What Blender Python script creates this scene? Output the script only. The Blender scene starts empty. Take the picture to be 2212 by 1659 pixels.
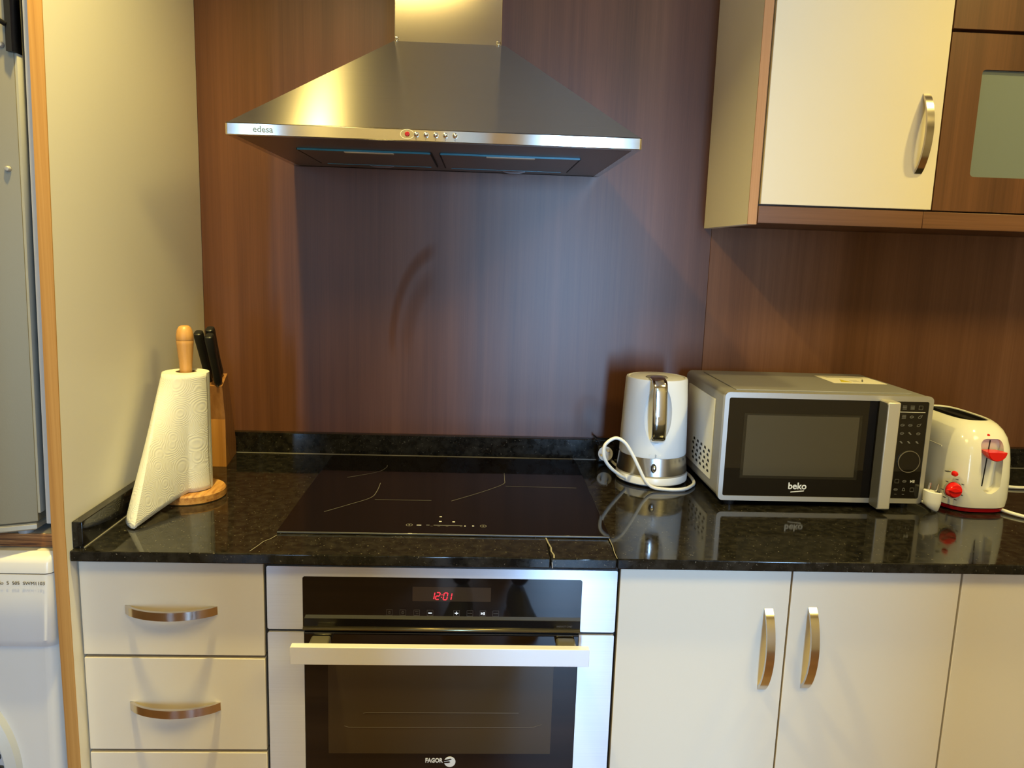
import bpy, bmesh, math, random
from math import sin, cos, pi, radians
from mathutils import Vector, Matrix, Euler

random.seed(7)
SC = bpy.context.scene
COL = SC.collection

# ------------------------------------------------------------------ camera
YAW, PITCH, ROLL = 0.0446, -0.1665, 0.0320
CAM = Vector((0.3512, -1.8876, 1.3990))
fw = Vector((sin(YAW)*cos(PITCH), cos(YAW)*cos(PITCH), sin(PITCH)))
r0 = Vector((cos(YAW), -sin(YAW), 0)); u0 = r0.cross(fw)
rt = r0*cos(ROLL) + u0*sin(ROLL); up = rt.cross(fw)
cd = bpy.data.cameras.new('camera'); cam = bpy.data.objects.new('camera', cd); COL.objects.link(cam)
M3 = Matrix((rt, up, -fw)).transposed()
cam.matrix_world = Matrix.Translation(CAM) @ M3.to_4x4()
cd.sensor_width = 36.0; cd.lens = 1685.9/2212*36.0; cd.clip_start = 0.02
SC.camera = cam

# ------------------------------------------------------------------ world, lamps, exposure
w = bpy.data.worlds.new('world'); SC.world = w; w.use_nodes = True
w.node_tree.nodes['Background'].inputs['Color'].default_value = (0.62, 0.80, 1.0, 1)
w.node_tree.nodes['Background'].inputs['Strength'].default_value = 1.5
SC.view_settings.view_transform = 'Standard'; SC.view_settings.look = 'None'
SC.view_settings.gamma = 1.0; SC.view_settings.use_curve_mapping = False
SC.view_settings.exposure = 0.0
WARM = (1.0, 0.79, 0.25)
COOL = (0.34, 0.61, 1.0)
def area(name, loc, rot, sx, sy, power, color, shape='RECTANGLE', spread=None):
    l = bpy.data.lights.new(name, 'AREA'); l.shape = shape; l.size = sx
    if shape in ('RECTANGLE', 'ELLIPSE'): l.size_y = sy
    l.energy = power; l.color = color
    if spread is not None: l.spread = spread
    o = bpy.data.objects.new(name, l); COL.objects.link(o)
    o.location = loc; o.rotation_euler = rot
    return o
# two recessed lamps over the worktop's front edge, then two added fill lights
SP = radians(124)
area('ceiling_lamp_and_fill', (-0.115, -0.87, 2.455), (0, 0, 0), 0.06, 0.06, 17.5, WARM, 'DISK', SP)
area('ceiling_lamp_and_fill', (1.62, -0.81, 2.455), (0, 0, 0), 0.07, 0.07, 9.0, WARM, 'DISK', SP)
area('ceiling_lamp_and_fill', (1.62, -1.75, 2.455), (0, 0, 0), 0.60, 0.60, 22.0, (1.0, 0.78, 0.25), 'DISK')  # wide disc added as warm fill, no known lamp
area('ceiling_lamp_and_fill', (0.0, -1.80, 2.455), (0, 0, 0), 0.60, 0.60, 13.0, (1.0, 0.76, 0.24), 'DISK')  # second added disc, warms the drawers
# daylight through narrow windows behind the camera; the middle one is added
area('window_and_fill_daylight', (-1.37, -5.36, 1.25), (radians(90), 0, 0), 0.18, 2.1, 22.0, COOL)
area('window_and_fill_daylight', (-0.20, -5.36, 1.00), (radians(90), 0, 0), 0.50, 1.7, 48.0, (0.60, 0.80, 1.0))  # added light to brighten the kettle and the microwave's left side
area('window_and_fill_daylight', (1.10, -5.36, 1.08), (radians(90), 0, 0), 0.56, 1.85, 225.0, COOL)

# ------------------------------------------------------------------ materials
def lin(c): return c/12.92 if c <= 0.04045 else ((c+0.055)/1.055)**2.4
def S(r, g, b): return (lin(r/255), lin(g/255), lin(b/255), 1)
def mat(name, col, rough=0.5, metal=0.0, spec=0.5, **kw):
    m = bpy.data.materials.new(name); m.use_nodes = True
    b = m.node_tree.nodes['Principled BSDF']
    b.inputs['Base Color'].default_value = col if len(col) == 4 else (*col, 1)
    b.inputs['Roughness'].default_value = rough; b.inputs['Metallic'].default_value = metal
    b.inputs['Specular IOR Level'].default_value = spec
    for k, v in kw.items(): b.inputs[k.replace('_', ' ')].default_value = v
    return m
def nd(m, t, **props):
    n = m.node_tree.nodes.new(t)
    for k, v in props.items(): setattr(n, k, v)
    return n
def lk(m, a, b): m.node_tree.links.new(a, b)
def bsdf(m): return m.node_tree.nodes['Principled BSDF']
def coords(m, scale=(1, 1, 1), rot=(0, 0, 0), loc=(0, 0, 0)):
    tc = nd(m, 'ShaderNodeTexCoord'); mp = nd(m, 'ShaderNodeMapping')
    mp.inputs['Scale'].default_value = scale; mp.inputs['Rotation'].default_value = rot
    mp.inputs['Location'].default_value = loc
    lk(m, tc.outputs['Object'], mp.inputs['Vector']); return mp.outputs['Vector']
def noise(m, vec, scale, detail=4, rough=0.55, dist=0.0):
    n = nd(m, 'ShaderNodeTexNoise'); n.inputs['Scale'].default_value = scale
    n.inputs['Detail'].default_value = detail; n.inputs['Roughness'].default_value = rough
    n.inputs['Distortion'].default_value = dist
    lk(m, vec, n.inputs['Vector']); return n.outputs['Fac']
def ramp(m, fac, stops):
    r = nd(m, 'ShaderNodeValToRGB'); e = r.color_ramp.elements
    while len(e) < len(stops): e.new(0.5)
    for el, (p, c) in zip(e, stops): el.position = p; el.color = c if len(c) == 4 else (*c, 1)
    lk(m, fac, r.inputs['Fac']); return r.outputs['Color']
def math_(m, op, a, b=None):
    n = nd(m, 'ShaderNodeMath', operation=op)
    for i, v in enumerate((a, b)):
        if v is None: continue
        if isinstance(v, (int, float)): n.inputs[i].default_value = v
        else: lk(m, v, n.inputs[i])
    return n.outputs[0]
def mixc(m, fac, a, b, mode='MIX'):
    n = nd(m, 'ShaderNodeMix', data_type='RGBA', blend_type=mode)
    if isinstance(fac, (int, float)): n.inputs[0].default_value = fac
    else: lk(m, fac, n.inputs[0])
    for i, v in ((6, a), (7, b)):
        if isinstance(v, tuple): n.inputs[i].default_value = v
        else: lk(m, v, n.inputs[i])
    return n.outputs[2]
def bump(m, h, strength=0.2, dist=0.001):
    b = nd(m, 'ShaderNodeBump'); b.inputs['Strength'].default_value = strength
    b.inputs['Distance'].default_value = dist
    lk(m, h, b.inputs['Height']); lk(m, b.outputs['Normal'], bsdf(m).inputs['Normal'])

def wood(name, dark, mid, light, axis='z', rough=0.4, spec=0.5, wide=9.0, fine=70.0, long=0.35, contrast=1.0):
    m = mat(name, mid, rough, spec=spec)
    def sc(k, l):
        return {'z': (k, k, l), 'x': (l, k, k), 'y': (k, l, k)}[axis]
    a = noise(m, coords(m, sc(wide, long)), 1.0, 3, 0.6)
    b = noise(m, coords(m, sc(fine, long*4)), 1.0, 4, 0.6)
    c = noise(m, coords(m, sc(fine*6, long*14)), 1.0, 2, 0.6)
    s = math_(m, 'ADD', math_(m, 'MULTIPLY', a, 0.55), math_(m, 'ADD', math_(m, 'MULTIPLY', b, 0.3), math_(m, 'MULTIPLY', c, 0.15)))
    col = ramp(m, s, [(0.5-0.16/contrast, dark), (0.5, mid), (0.5+0.16/contrast, light)])
    lk(m, col, bsdf(m).inputs['Base Color'])
    bump(m, c, 0.05, 0.0006)
    return m
def brushed(name, col, rough=0.3, aniso=1.0, strength=0.03):
    """brushed metal, grain along x (UV tangent): highlights stretch across the grain"""
    m = mat(name, col, rough, 1.0)
    n = noise(m, coords(m, (5, 900, 900)), 1.0, 3, 0.6)
    lk(m, mixc(m, math_(m, 'MULTIPLY', n, 0.5), (*[c*1.12 for c in col], 1), (*[c*0.72 for c in col], 1)), bsdf(m).inputs['Base Color'])
    t = nd(m, 'ShaderNodeTangent', direction_type='UV_MAP', uv_map='UVMap'); m['grain'] = 1
    lk(m, t.outputs['Tangent'], bsdf(m).inputs['Tangent'])
    bsdf(m).inputs['Anisotropic'].default_value = aniso
    bsdf(m).inputs['Anisotropic Rotation'].default_value = 0.25
    return m

WALNUT = wood('walnut_board', (0.072, 0.028, 0.014), (0.122, 0.048, 0.024), (0.172, 0.071, 0.037), rough=0.34, spec=0.38, wide=11, contrast=0.9)
WALNUT_R = wood('walnut_board_matt', (0.115, 0.046, 0.019), (0.180, 0.075, 0.032), (0.245, 0.108, 0.050), rough=0.45, spec=0.22, wide=11, contrast=0.9)  # matt board; its lighter base colour stands in for stronger light there
WALNUT_DOOR = wood('walnut_door', (0.055, 0.021, 0.008), (0.098, 0.038, 0.015), (0.150, 0.060, 0.025), rough=0.4, wide=16)
WALNUT_RAIL = wood('walnut_rail', (0.075, 0.031, 0.014), (0.14, 0.060, 0.028), (0.22, 0.10, 0.05), axis='x', rough=0.4, wide=30, fine=150)
EDGE = wood('raw_wood_edge', (0.33, 0.155, 0.040), (0.45, 0.228, 0.060), (0.54, 0.295, 0.088), rough=0.55, wide=25, fine=200, spec=0.3)
EDGE_PINK = wood('pink_wood_edge', (0.38, 0.18, 0.085), (0.47, 0.25, 0.12), (0.55, 0.31, 0.16), rough=0.55, wide=25, fine=200, spec=0.3)
PLY = wood('plywood_edge', (0.05, 0.014, 0.004), (0.24, 0.09, 0.022), (0.50, 0.24, 0.08), axis='x', rough=0.55, wide=260, fine=420, long=5.0, contrast=1.5)
BEECH = wood('beech_wood', (0.40, 0.185, 0.05), (0.52, 0.265, 0.08), (0.60, 0.33, 0.115), rough=0.42, wide=30, fine=220)
BEECH_BASE = wood('beech_disc', (0.30, 0.12, 0.03), (0.52, 0.265, 0.08), (0.62, 0.34, 0.12), axis='y', rough=0.45, wide=90, fine=240, long=6, contrast=1.5)
BLOCKWOOD = wood('block_wood', (0.34, 0.14, 0.03), (0.46, 0.205, 0.045), (0.55, 0.27, 0.075), rough=0.42, wide=30, fine=160)
BLOCKSHADE = wood('block_wood_shaded', (0.28, 0.115, 0.035), (0.36, 0.16, 0.055), (0.44, 0.21, 0.08), rough=0.45, wide=40, fine=160)  # darker copy of the block wood: shade of the overhang put into the colour
FLOORWOOD = wood('floor_wood', (0.11, 0.05, 0.02), (0.20, 0.10, 0.045), (0.30, 0.16, 0.08), axis='x', rough=0.35, wide=9, fine=60)
CREAM = mat('cream_laminate', (0.72, 0.655, 0.535), 0.42, spec=0.4)
n_ = noise(CREAM, coords(CREAM, (700, 700, 700)), 1.0, 2); bump(CREAM, n_, 0.06, 0.0004)
PANELC = mat('grey_beige_laminate', (0.76, 0.73, 0.64), 0.45, spec=0.4)
n_ = noise(PANELC, coords(PANELC, (700, 700, 700)), 1.0, 2); bump(PANELC, n_, 0.06, 0.0004)
WINGC = mat('beige_laminate', (0.84, 0.80, 0.76), 0.5, spec=0.35)
CARCASS = mat('brown_carcass', (0.035, 0.016, 0.010), 0.6)
PLASTER = mat('plaster', (0.74, 0.72, 0.68), 0.8)
STEEL = brushed('brushed_steel', (0.52, 0.475, 0.41), 0.20)
STEEL_SAT = brushed('satin_steel', (0.66, 0.67, 0.73), 0.24, 0.95)
bsdf(STEEL_SAT).inputs['Metallic'].default_value = 0.22
STEEL_DUCT = mat('duct_steel', (0.70, 0.64, 0.56), 0.13, 1.0)
STEEL_DARK = mat('filter_steel', (0.34, 0.28, 0.23), 0.40, 1.0)
CHROME = mat('satin_nickel', (0.66, 0.60, 0.52), 0.16, 1.0)
CHROME2 = mat('chrome', (0.80, 0.80, 0.82), 0.08, 1.0)
BLACK = mat('black_plastic', (0.010, 0.010, 0.011), 0.4)
GAPBLACK = mat('black_gap', (0.006, 0.005, 0.005), 0.6)
# wiped grease smear on the splashback above the hob: an arc with a duller finish
sx_ = nd(WALNUT, 'ShaderNodeSeparateXYZ'); tc_ = nd(WALNUT, 'ShaderNodeTexCoord'); lk(WALNUT, tc_.outputs['Object'], sx_.inputs[0])
dx_ = math_(WALNUT, 'DIVIDE', math_(WALNUT, 'SUBTRACT', sx_.outputs[0], 0.262), 0.116)
dz_ = math_(WALNUT, 'DIVIDE', math_(WALNUT, 'SUBTRACT', sx_.outputs[2], 1.170), 0.225)
rr_ = math_(WALNUT, 'SQRT', math_(WALNUT, 'ADD', math_(WALNUT, 'MULTIPLY', dx_, dx_), math_(WALNUT, 'MULTIPLY', dz_, dz_)))
def band(c, w_):
    a_ = math_(WALNUT, 'DIVIDE', math_(WALNUT, 'ABSOLUTE', math_(WALNUT, 'SUBTRACT', rr_, c)), w_)
    return math_(WALNUT, 'SUBTRACT', 1.0, math_(WALNUT, 'MINIMUM', math_(WALNUT, 'MULTIPLY', a_, a_), 1.0))
sm_ = math_(WALNUT, 'ADD', band(1.03, 0.10), math_(WALNUT, 'MULTIPLY', band(0.72, 0.16), 0.6))
def fade(v, a, b):
    n = nd(WALNUT, 'ShaderNodeMapRange', interpolation_type='SMOOTHSTEP'); n.inputs[1].default_value = a; n.inputs[2].default_value = b
    lk(WALNUT, v, n.inputs[0]); return n.outputs[0]
sm_ = math_(WALNUT, 'MULTIPLY', sm_, fade(dx_, -0.05, -0.40))
sm_ = math_(WALNUT, 'MULTIPLY', sm_, fade(dz_, -0.25, 0.15))
lk(WALNUT, math_(WALNUT, 'SUBTRACT', 0.34, math_(WALNUT, 'MULTIPLY', sm_, 0.22)), bsdf(WALNUT).inputs['Specular IOR Level'])
GLASSBLACK = mat('black_glass', (0.006, 0.0045, 0.004), 0.03, spec=0.65)
HOBGLASS = mat('hob_glass', (0.005, 0.0035, 0.0045), 0.045, spec=0.13)
OVENWIN = mat('oven_window_glass', (0.044, 0.031, 0.016), 0.05, spec=0.65)
MWWIN = mat('microwave_window', (0.060, 0.051, 0.034), 0.12, spec=0.55)
SILVER = mat('silver_paint', (0.50, 0.49, 0.475), 0.36, 0.55)
SILVERTOP = mat('silver_metal_sheet', (0.28, 0.28, 0.295), 0.40, 0.2)
FRIDGE = mat('silver_fridge', (0.20, 0.175, 0.115), 0.45, 0.2, spec=0.2)
n_ = noise(FRIDGE, coords(FRIDGE, (500, 500, 500)), 1.0, 2); bump(FRIDGE, n_, 0.1, 0.0004)
WHITE = mat('white_plastic', (0.80, 0.80, 0.79), 0.3)
WHITEGLOSS = mat('white_gloss', (0.72, 0.71, 0.64), 0.12)
OFFWHITE = mat('offwhite_enamel', (0.66, 0.64, 0.60), 0.3)
CORD = mat('white_cord', (0.78, 0.78, 0.76), 0.35)
RED = mat('red_plastic', (0.72, 0.012, 0.010), 0.22)
REDDARK = mat('red_base_plastic', (0.30, 0.004, 0.010), 0.25)
PRINT_W = mat('white_print', (0.72, 0.72, 0.70), 0.5)
PRINT_G = mat('grey_print', (0.16, 0.158, 0.155), 0.5)
PRINT_D = mat('dim_print', (0.085, 0.07, 0.055), 0.4)
PRINT_B = mat('dark_print', (0.05, 0.05, 0.06), 0.5)
PRINT_BLUE = mat('grey_blue_print', (0.16, 0.22, 0.30), 0.4)
BLUEFILM = mat('blue_film', (0.02, 0.22, 0.34), 0.35)
FROST = mat('frosted_glass', (0.15, 0.18, 0.17), 0.35, spec=0.5)
CARD = mat('cardboard_core', (0.30, 0.22, 0.14), 0.8)
YELLOW = mat('yellow_print', (0.62, 0.50, 0.03), 0.6)
LABELPAPER = mat('label_paper', (0.80, 0.76, 0.66), 0.6)
SEAL = mat('light_sealant', (0.24, 0.23, 0.21), 0.5)
GREYPLASTIC = mat('grey_plastic', (0.30, 0.29, 0.27), 0.4)
LIPMAT = mat('lower_lip', (0.20, 0.17, 0.09), 0.25, 0.8)
def emit(name, col, s):
    m = mat(name, (0, 0, 0), 0.5); b = bsdf(m)
    b.inputs['Emission Color'].default_value = (*col, 1); b.inputs['Emission Strength'].default_value = s; return m
LED_RED = emit('led_red', (1.0, 0.03, 0.05), 1.5)
LED_WHITE = emit('led_white', (0.9, 0.96, 1.0), 0.9)

GRANITE = mat('black_granite', (0.010, 0.010, 0.010), 0.075, spec=0.32)
v_ = coords(GRANITE, (1, 1, 1))
f1 = noise(GRANITE, v_, 260, 2, 0.5); f2 = noise(GRANITE, v_, 60, 3, 0.6)
k1 = ramp(GRANITE, f1, [(0.68, (0, 0, 0)), (0.76, (1, 1, 1))])
base_ = ramp(GRANITE, f2, [(0.40, (0.007, 0.0065, 0.006)), (0.70, (0.022, 0.020, 0.017))])
lk(GRANITE, mixc(GRANITE, k1, base_, (0.14, 0.13, 0.105, 1)), bsdf(GRANITE).inputs['Base Color'])
lk(GRANITE, ramp(GRANITE, f2, [(0.35, (0.05,)*3), (0.7, (0.11,)*3)]), bsdf(GRANITE).inputs['Roughness'])

PAPER = mat('embossed_paper', (0.70, 0.70, 0.66), 0.85, spec=0.1)
v_ = coords(PAPER, (1, 1, 1))
vo = nd(PAPER, 'ShaderNodeTexVoronoi'); vo.inputs['Scale'].default_value = 24.0
lk(PAPER, v_, vo.inputs['Vector'])
rings = math_(PAPER, 'SINE', math_(PAPER, 'MULTIPLY', vo.outputs['Distance'], 84.0))
bump(PAPER, rings, 0.17, 0.0009)

# ------------------------------------------------------------------ mesh helpers
ROOT = {}
class MB:
    def __init__(s): s.bm = bmesh.new()
    def box(s, x0, x1, y0, y1, z0, z1, bev=0.0, seg=2, rot=None):
        vs = bmesh.ops.create_cube(s.bm, size=1.0)['verts']
        c = Vector(((x0+x1)/2, (y0+y1)/2, (z0+z1)/2))
        for v in vs: v.co = Vector((v.co.x*(x1-x0), v.co.y*(y1-y0), v.co.z*(z1-z0)))
        if bev:
            es = list({e for v in vs for e in v.link_edges})
            r = bmesh.ops.bevel(s.bm, geom=es, offset=bev, segments=seg, affect='EDGES', profile=0.5)
            vs = list({v for f in r['faces'] for v in f.verts} | {v for v in vs if v.is_valid})
        for v in vs: v.co = (rot @ v.co if rot else v.co) + c
        return s
    def prism(s, poly, axis, a, b):
        """poly: 2D points; axis 'y': (x,z) extruded a..b in y; 'x': (y,z); 'z': (x,y)"""
        f = {'y': lambda p, t: (p[0], t, p[1]), 'x': lambda p, t: (t, p[0], p[1]), 'z': lambda p, t: (p[0], p[1], t)}[axis]
        A = [s.bm.verts.new(f(p, a)) for p in poly]; B = [s.bm.verts.new(f(p, b)) for p in poly]
        n = len(poly)
        s.bm.faces.new(A); s.bm.faces.new(list(reversed(B)))
        for i in range(n): s.bm.faces.new((A[i], B[i], B[(i+1) % n], A[(i+1) % n]))
        return s
    def lathe(s, prof, c=(0, 0, 0), n=48, axis='z', a0=0.0):
        rings = []
        for r, z in prof:
            if r < 1e-6:
                rings.append([s.bm.verts.new(s._ax(0, 0, z, axis, c))])
            else:
                rings.append([s.bm.verts.new(s._ax(r*cos(2*pi*i/n+a0), r*sin(2*pi*i/n+a0), z, axis, c)) for i in range(n)])
        for A, B in zip(rings, rings[1:]):
            for i in range(n):
                j = (i+1) % n
                if len(A) == 1 and len(B) == 1: continue
                if len(A) == 1: s.bm.faces.new((A[0], B[j], B[i]))
                elif len(B) == 1: s.bm.faces.new((A[i], A[j], B[0]))
                else: s.bm.faces.new((A[i], A[j], B[j], B[i]))
        return s
    def _ax(s, x, y, z, axis, c):
        v = {'z': (x, y, z), 'y': (x, z, y), 'x': (z, x, y)}[axis]
        return (v[0]+c[0], v[1]+c[1], v[2]+c[2])
    def tube(s, pts, r, n=8, cap=True):
        pts = [Vector(p) for p in pts]; rings = []
        prev = None
        for i, p in enumerate(pts):
            t = (pts[min(i+1, len(pts)-1)] - pts[max(i-1, 0)]).normalized()
            if prev is None:
                a = Vector((0, 0, 1)) if abs(t.z) < 0.9 else Vector((1, 0, 0))
                nrm = t.cross(a).normalized()
            else:
                nrm = (prev - t*prev.dot(t)).normalized()
            prev = nrm; bn = t.cross(nrm)
            rr = r[i] if isinstance(r, (list, tuple)) else r
            rings.append([s.bm.verts.new(p + (nrm*cos(2*pi*k/n) + bn*sin(2*pi*k/n))*rr) for k in range(n)])
        for A, B in zip(rings, rings[1:]):
            for k in range(n): s.bm.faces.new((A[k], A[(k+1) % n], B[(k+1) % n], B[k]))
        if cap: s.bm.faces.new(rings[0]); s.bm.faces.new(list(reversed(rings[-1])))
        return s
    def loft(s, rings, close=True, cap0=True, cap1=True):
        R = [[s.bm.verts.new(p) for p in r] for r in rings]
        n = len(R[0])
        for A, B in zip(R, R[1:]):
            for k in range(n if close else n-1): s.bm.faces.new((A[k], A[(k+1) % n], B[(k+1) % n], B[k]))
        if close and cap0: s.bm.faces.new(list(reversed(R[0])))
        if close and cap1: s.bm.faces.new(R[-1])
        return s
    def holed(s, outer, inner, y0, y1):
        """plate in the XZ plane with a hole, thickness y0..y1"""
        O = [s.bm.verts.new((p[0], y0, p[1])) for p in outer]; I = [s.bm.verts.new((p[0], y0, p[1])) for p in inner]
        eo = [s.bm.edges.new((O[i], O[(i+1) % len(O)])) for i in range(len(O))]
        ei = [s.bm.edges.new((I[i], I[(i+1) % len(I)])) for i in range(len(I))]
        r = bmesh.ops.triangle_fill(s.bm, edges=eo+ei, use_beauty=True, use_dissolve=False)
        fs = [g for g in r['geom'] if isinstance(g, bmesh.types.BMFace)]
        ex = bmesh.ops.extrude_face_region(s.bm, geom=fs)
        for g in ex['geom']:
            if isinstance(g, bmesh.types.BMVert): g.co.y = y1
        return s
    def build(s, name, m, parent=None, smooth=35, recalc=True):
        if recalc: bmesh.ops.recalc_face_normals(s.bm, faces=s.bm.faces)
        off = ROOT.get(parent.name, Vector()) if parent else Vector()
        if off.length: bmesh.ops.translate(s.bm, verts=s.bm.verts, vec=-off)
        if smooth:
            s.bm.normal_update()
            for f in s.bm.faces: f.smooth = max(abs(c) for c in f.normal) < 0.99995      # flat faces of boxes stay flat
            for e in s.bm.edges:
                if len(e.link_faces) == 2 and e.calc_face_angle(0) > radians(smooth): e.smooth = False
        if m.get('grain'):                              # grain direction of brushed metal: along x
            uv = s.bm.loops.layers.uv.new('UVMap')
            for f in s.bm.faces:
                for l in f.loops: l[uv].uv = (l.vert.co.x + 0.02*l.vert.co.y, l.vert.co.z + 0.3*l.vert.co.y)
        me = bpy.data.meshes.new(name); s.bm.to_mesh(me); s.bm.free()
        me.materials.append(m)
        o = bpy.data.objects.new(name, me); COL.objects.link(o)
        if parent: o.parent = parent; ROOT[o.name] = off
        return o
def thing(name, label, cat, loc=(0, 0, 0), group=None):
    o = bpy.data.objects.new(name, None); COL.objects.link(o); o.location = loc; o.empty_display_size = 0.05
    o['label'] = label; o['category'] = cat
    if group: o['group'] = group
    ROOT[o.name] = Vector(loc); return o
def tag(o, label, cat, group=None):
    o['label'] = label; o['category'] = cat
    if group: o['group'] = group
    return o
def struct(o): o['kind'] = 'structure'; return o
def cut(o, cutter_mb):
    """boolean difference, applied; the cutter is thrown away. cutter in the same local space as o"""
    bmesh.ops.recalc_face_normals(cutter_mb.bm, faces=cutter_mb.bm.faces)
    off = ROOT.get(o.name, Vector())
    bmesh.ops.translate(cutter_mb.bm, verts=cutter_mb.bm.verts, vec=-off)
    me = bpy.data.meshes.new('c'); cutter_mb.bm.to_mesh(me); cutter_mb.bm.free()
    c = bpy.data.objects.new('c', me); COL.objects.link(c); c.parent = o.parent
    md = o.modifiers.new('b', 'BOOLEAN'); md.operation = 'DIFFERENCE'; md.object = c; md.solver = 'EXACT'
    dg = bpy.context.evaluated_depsgraph_get(); dg.update()
    nm = bpy.data.meshes.new_from_object(o.evaluated_get(dg)); o.modifiers.clear()
    old = o.data; o.data = nm; bpy.data.meshes.remove(old)
    bpy.data.objects.remove(c); bpy.data.meshes.remove(me)
    return o
def rrect(x0, x1, z0, z1, r, n=6):
    P = []
    for cx, cz, a in ((x1-r, z1-r, 0), (x0+r, z1-r, 90), (x0+r, z0+r, 180), (x1-r, z0+r, 270)):
        for i in range(n+1):
            t = radians(a + 90*i/n); P.append((cx+r*cos(t), cz+r*sin(t)))
    return P
def text(name, body, size, loc, m, parent, rot=(radians(90), 0, 0), align='LEFT', bold=0.0, shear=0.0, sx=1.0):
    c = bpy.data.curves.new('t', 'FONT'); c.body = body; c.size = size; c.extrude = 0.00015; c.offset = bold
    c.align_x = align; c.shear = shear; c.resolution_u = 3
    o = bpy.data.objects.new('t', c); COL.objects.link(o)
    dg = bpy.context.evaluated_depsgraph_get(); dg.update()
    me = bpy.data.meshes.new_from_object(o.evaluated_get(dg)); bpy.data.objects.remove(o); bpy.data.curves.remove(c)
    off = ROOT.get(parent.name, Vector())
    me.transform(Matrix.Translation(Vector(loc)-off) @ Euler(rot).to_matrix().to_4x4() @ Matrix.Scale(sx, 4, (1, 0, 0)))
    me.materials.clear(); me.materials.append(m); me.name = name
    t = bpy.data.objects.new(name, me); COL.objects.link(t); t.parent = parent; ROOT[t.name] = off
    return t
def smoothpath(pts, n=8):
    P = [Vector(p) for p in pts]; out = []
    for i in range(len(P)-1):
        a, b, c, d = P[max(i-1, 0)], P[i], P[i+1], P[min(i+2, len(P)-1)]
        for k in range(n):
            t = k/n
            out.append(0.5*((2*b)+(c-a)*t+(2*a-5*b+4*c-d)*t*t+(3*b-a-3*c+d)*t**3))
    out.append(P[-1]); return out

# ================================================================== SETTING
def plain(name, x0, x1, y0, y1, z0, z1, m): return struct(MB().box(x0, x1, y0, y1, z0, z1).build(name, m))
XW0, XW1, YF, ZC = -2.2, 3.6, -5.3, 2.48
YK = -2.75                                            # unseen wall behind the camera, its slits placed to shape the daylight
plain('floor', XW0, XW1, YF, 0.06, -0.05, 0.0, FLOORWOOD)
plain('ceiling', XW0, XW1, YF, 0.06, ZC, ZC+0.05, PLASTER)
wb = plain('wall_back', XW0, XW1, 0.022, 0.10, 0, ZC, PLASTER)
plain('wall_left', XW0-0.05, XW0, YF, 0.06, 0, ZC, PLASTER)
plain('wall_right', XW1, XW1+0.05, YF, 0.06, 0, ZC, PLASTER)
mb = MB()
for x0, x1, z0, z1 in ((XW0, -0.80, 0, ZC), (-0.56, 0.18, 0, ZC), (0.38, 0.55, 0, ZC), (1.06, XW1, 0, ZC),
                       (-0.80, -0.56, 2.25, ZC), (0.18, 0.38, 2.10, ZC), (0.55, 1.06, 2.10, ZC)):
    mb.box(x0, x1, YK-0.10, YK, z0, z1)
struct(mb.build('slit_wall_front', PLASTER))
# far wall of the room behind, with three window openings, the middle one added for its light
mb = MB()
WIN = ((-1.52, -1.22), (-0.47, 0.07), (0.83, 1.37))
xs = [XW0] + [v for p in WIN for v in p] + [XW1]
for i in range(0, len(xs), 2): mb.box(xs[i], xs[i+1], YF-0.08, YF, 0, ZC)
for x0, x1 in WIN: mb.box(x0, x1, YF-0.08, YF, 2.22, ZC).box(x0, x1, YF-0.08, YF, 0, 0.08)
struct(mb.build('wall_far', PLASTER))
for i, (x0, x1) in enumerate(WIN):
    mb = MB()
    mb.box(x0, x0+0.03, YF-0.06, YF-0.02, 0.08, 2.22).box(x1-0.03, x1, YF-0.06, YF-0.02, 0.08, 2.22)
    mb.box(x0, x1, YF-0.06, YF-0.02, 0.08, 0.12).box(x0, x1, YF-0.06, YF-0.02, 2.18, 2.22)
    mb.box(x0, x1, YF-0.06, YF-0.02, 1.18, 1.22).box(x0, x1, YF-0.06, YF-0.02, 1.60, 1.62)
    struct(mb.build('window_%d' % (i+1), WHITE))
# walnut splashback boards fixed to the back wall
for x0, x1, wm_ in ((-0.3034, 0.9029, WALNUT), (0.9032, 2.30, WALNUT_R)):
    MB().box(x0, x1, 0.0, 0.022, 0.90, ZC, 0.0006, 1).build('panel', wm_, wb)

# ================================================================== TALL SIDE PANEL, FRIDGE, SHELF, WASHING MACHINE
def xr(z): return -0.3034 + max(0.0, z-0.95)*0.0219        # right face of the panel along its front edge
tp = thing('tall_side_panel', 'tall grey-beige board with a raw wood front edge between fridge and worktop', 'panel', (-0.31, -0.6, 0))
YP = -0.668
mb = MB()
def hexa(mb, xa0, xa1, xb0, xb1, ya0, ya1, yb0, yb1, z0, z1):
    """front/back x at z0 (xa0 front left, ...)"""
    V = [mb.bm.verts.new(p) for p in ((xa0[0], ya0, z0), (xa0[1], ya0, z0), (xa1[1], ya1, z0), (xa1[0], ya1, z0),
                                     (xb0[0], yb0, z1), (xb0[1], yb0, z1), (xb1[1], yb1, z1), (xb1[0], yb1, z1))]
    for f in ((0, 1, 2, 3), (4, 5, 6, 7), (0, 1, 5, 4), (1, 2, 6, 5), (2, 3, 7, 6), (3, 0, 4, 7)):
        mb.bm.faces.new([V[i] for i in f])
    return mb
T = 0.0205
PZ = (0.0, 0.95, 1.2, 1.6, 2.0, 2.47)
def lev(l0, l1, ya, yb, back=None, zs=PZ):
    R = []
    for z in zs:
        bk = back or (l0(z), l1(z))
        R.append([(l0(z), ya, z), (l1(z), ya, z), (bk[1], yb, z), (bk[0], yb, z)])
    return MB().loft(R)
lev(lambda z: xr(z)-T+.0005, lambda z: xr(z)-.0004, YP+0.002, 0.0, (-0.3238, -0.3037)).build('board', PANELC, tp)
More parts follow.
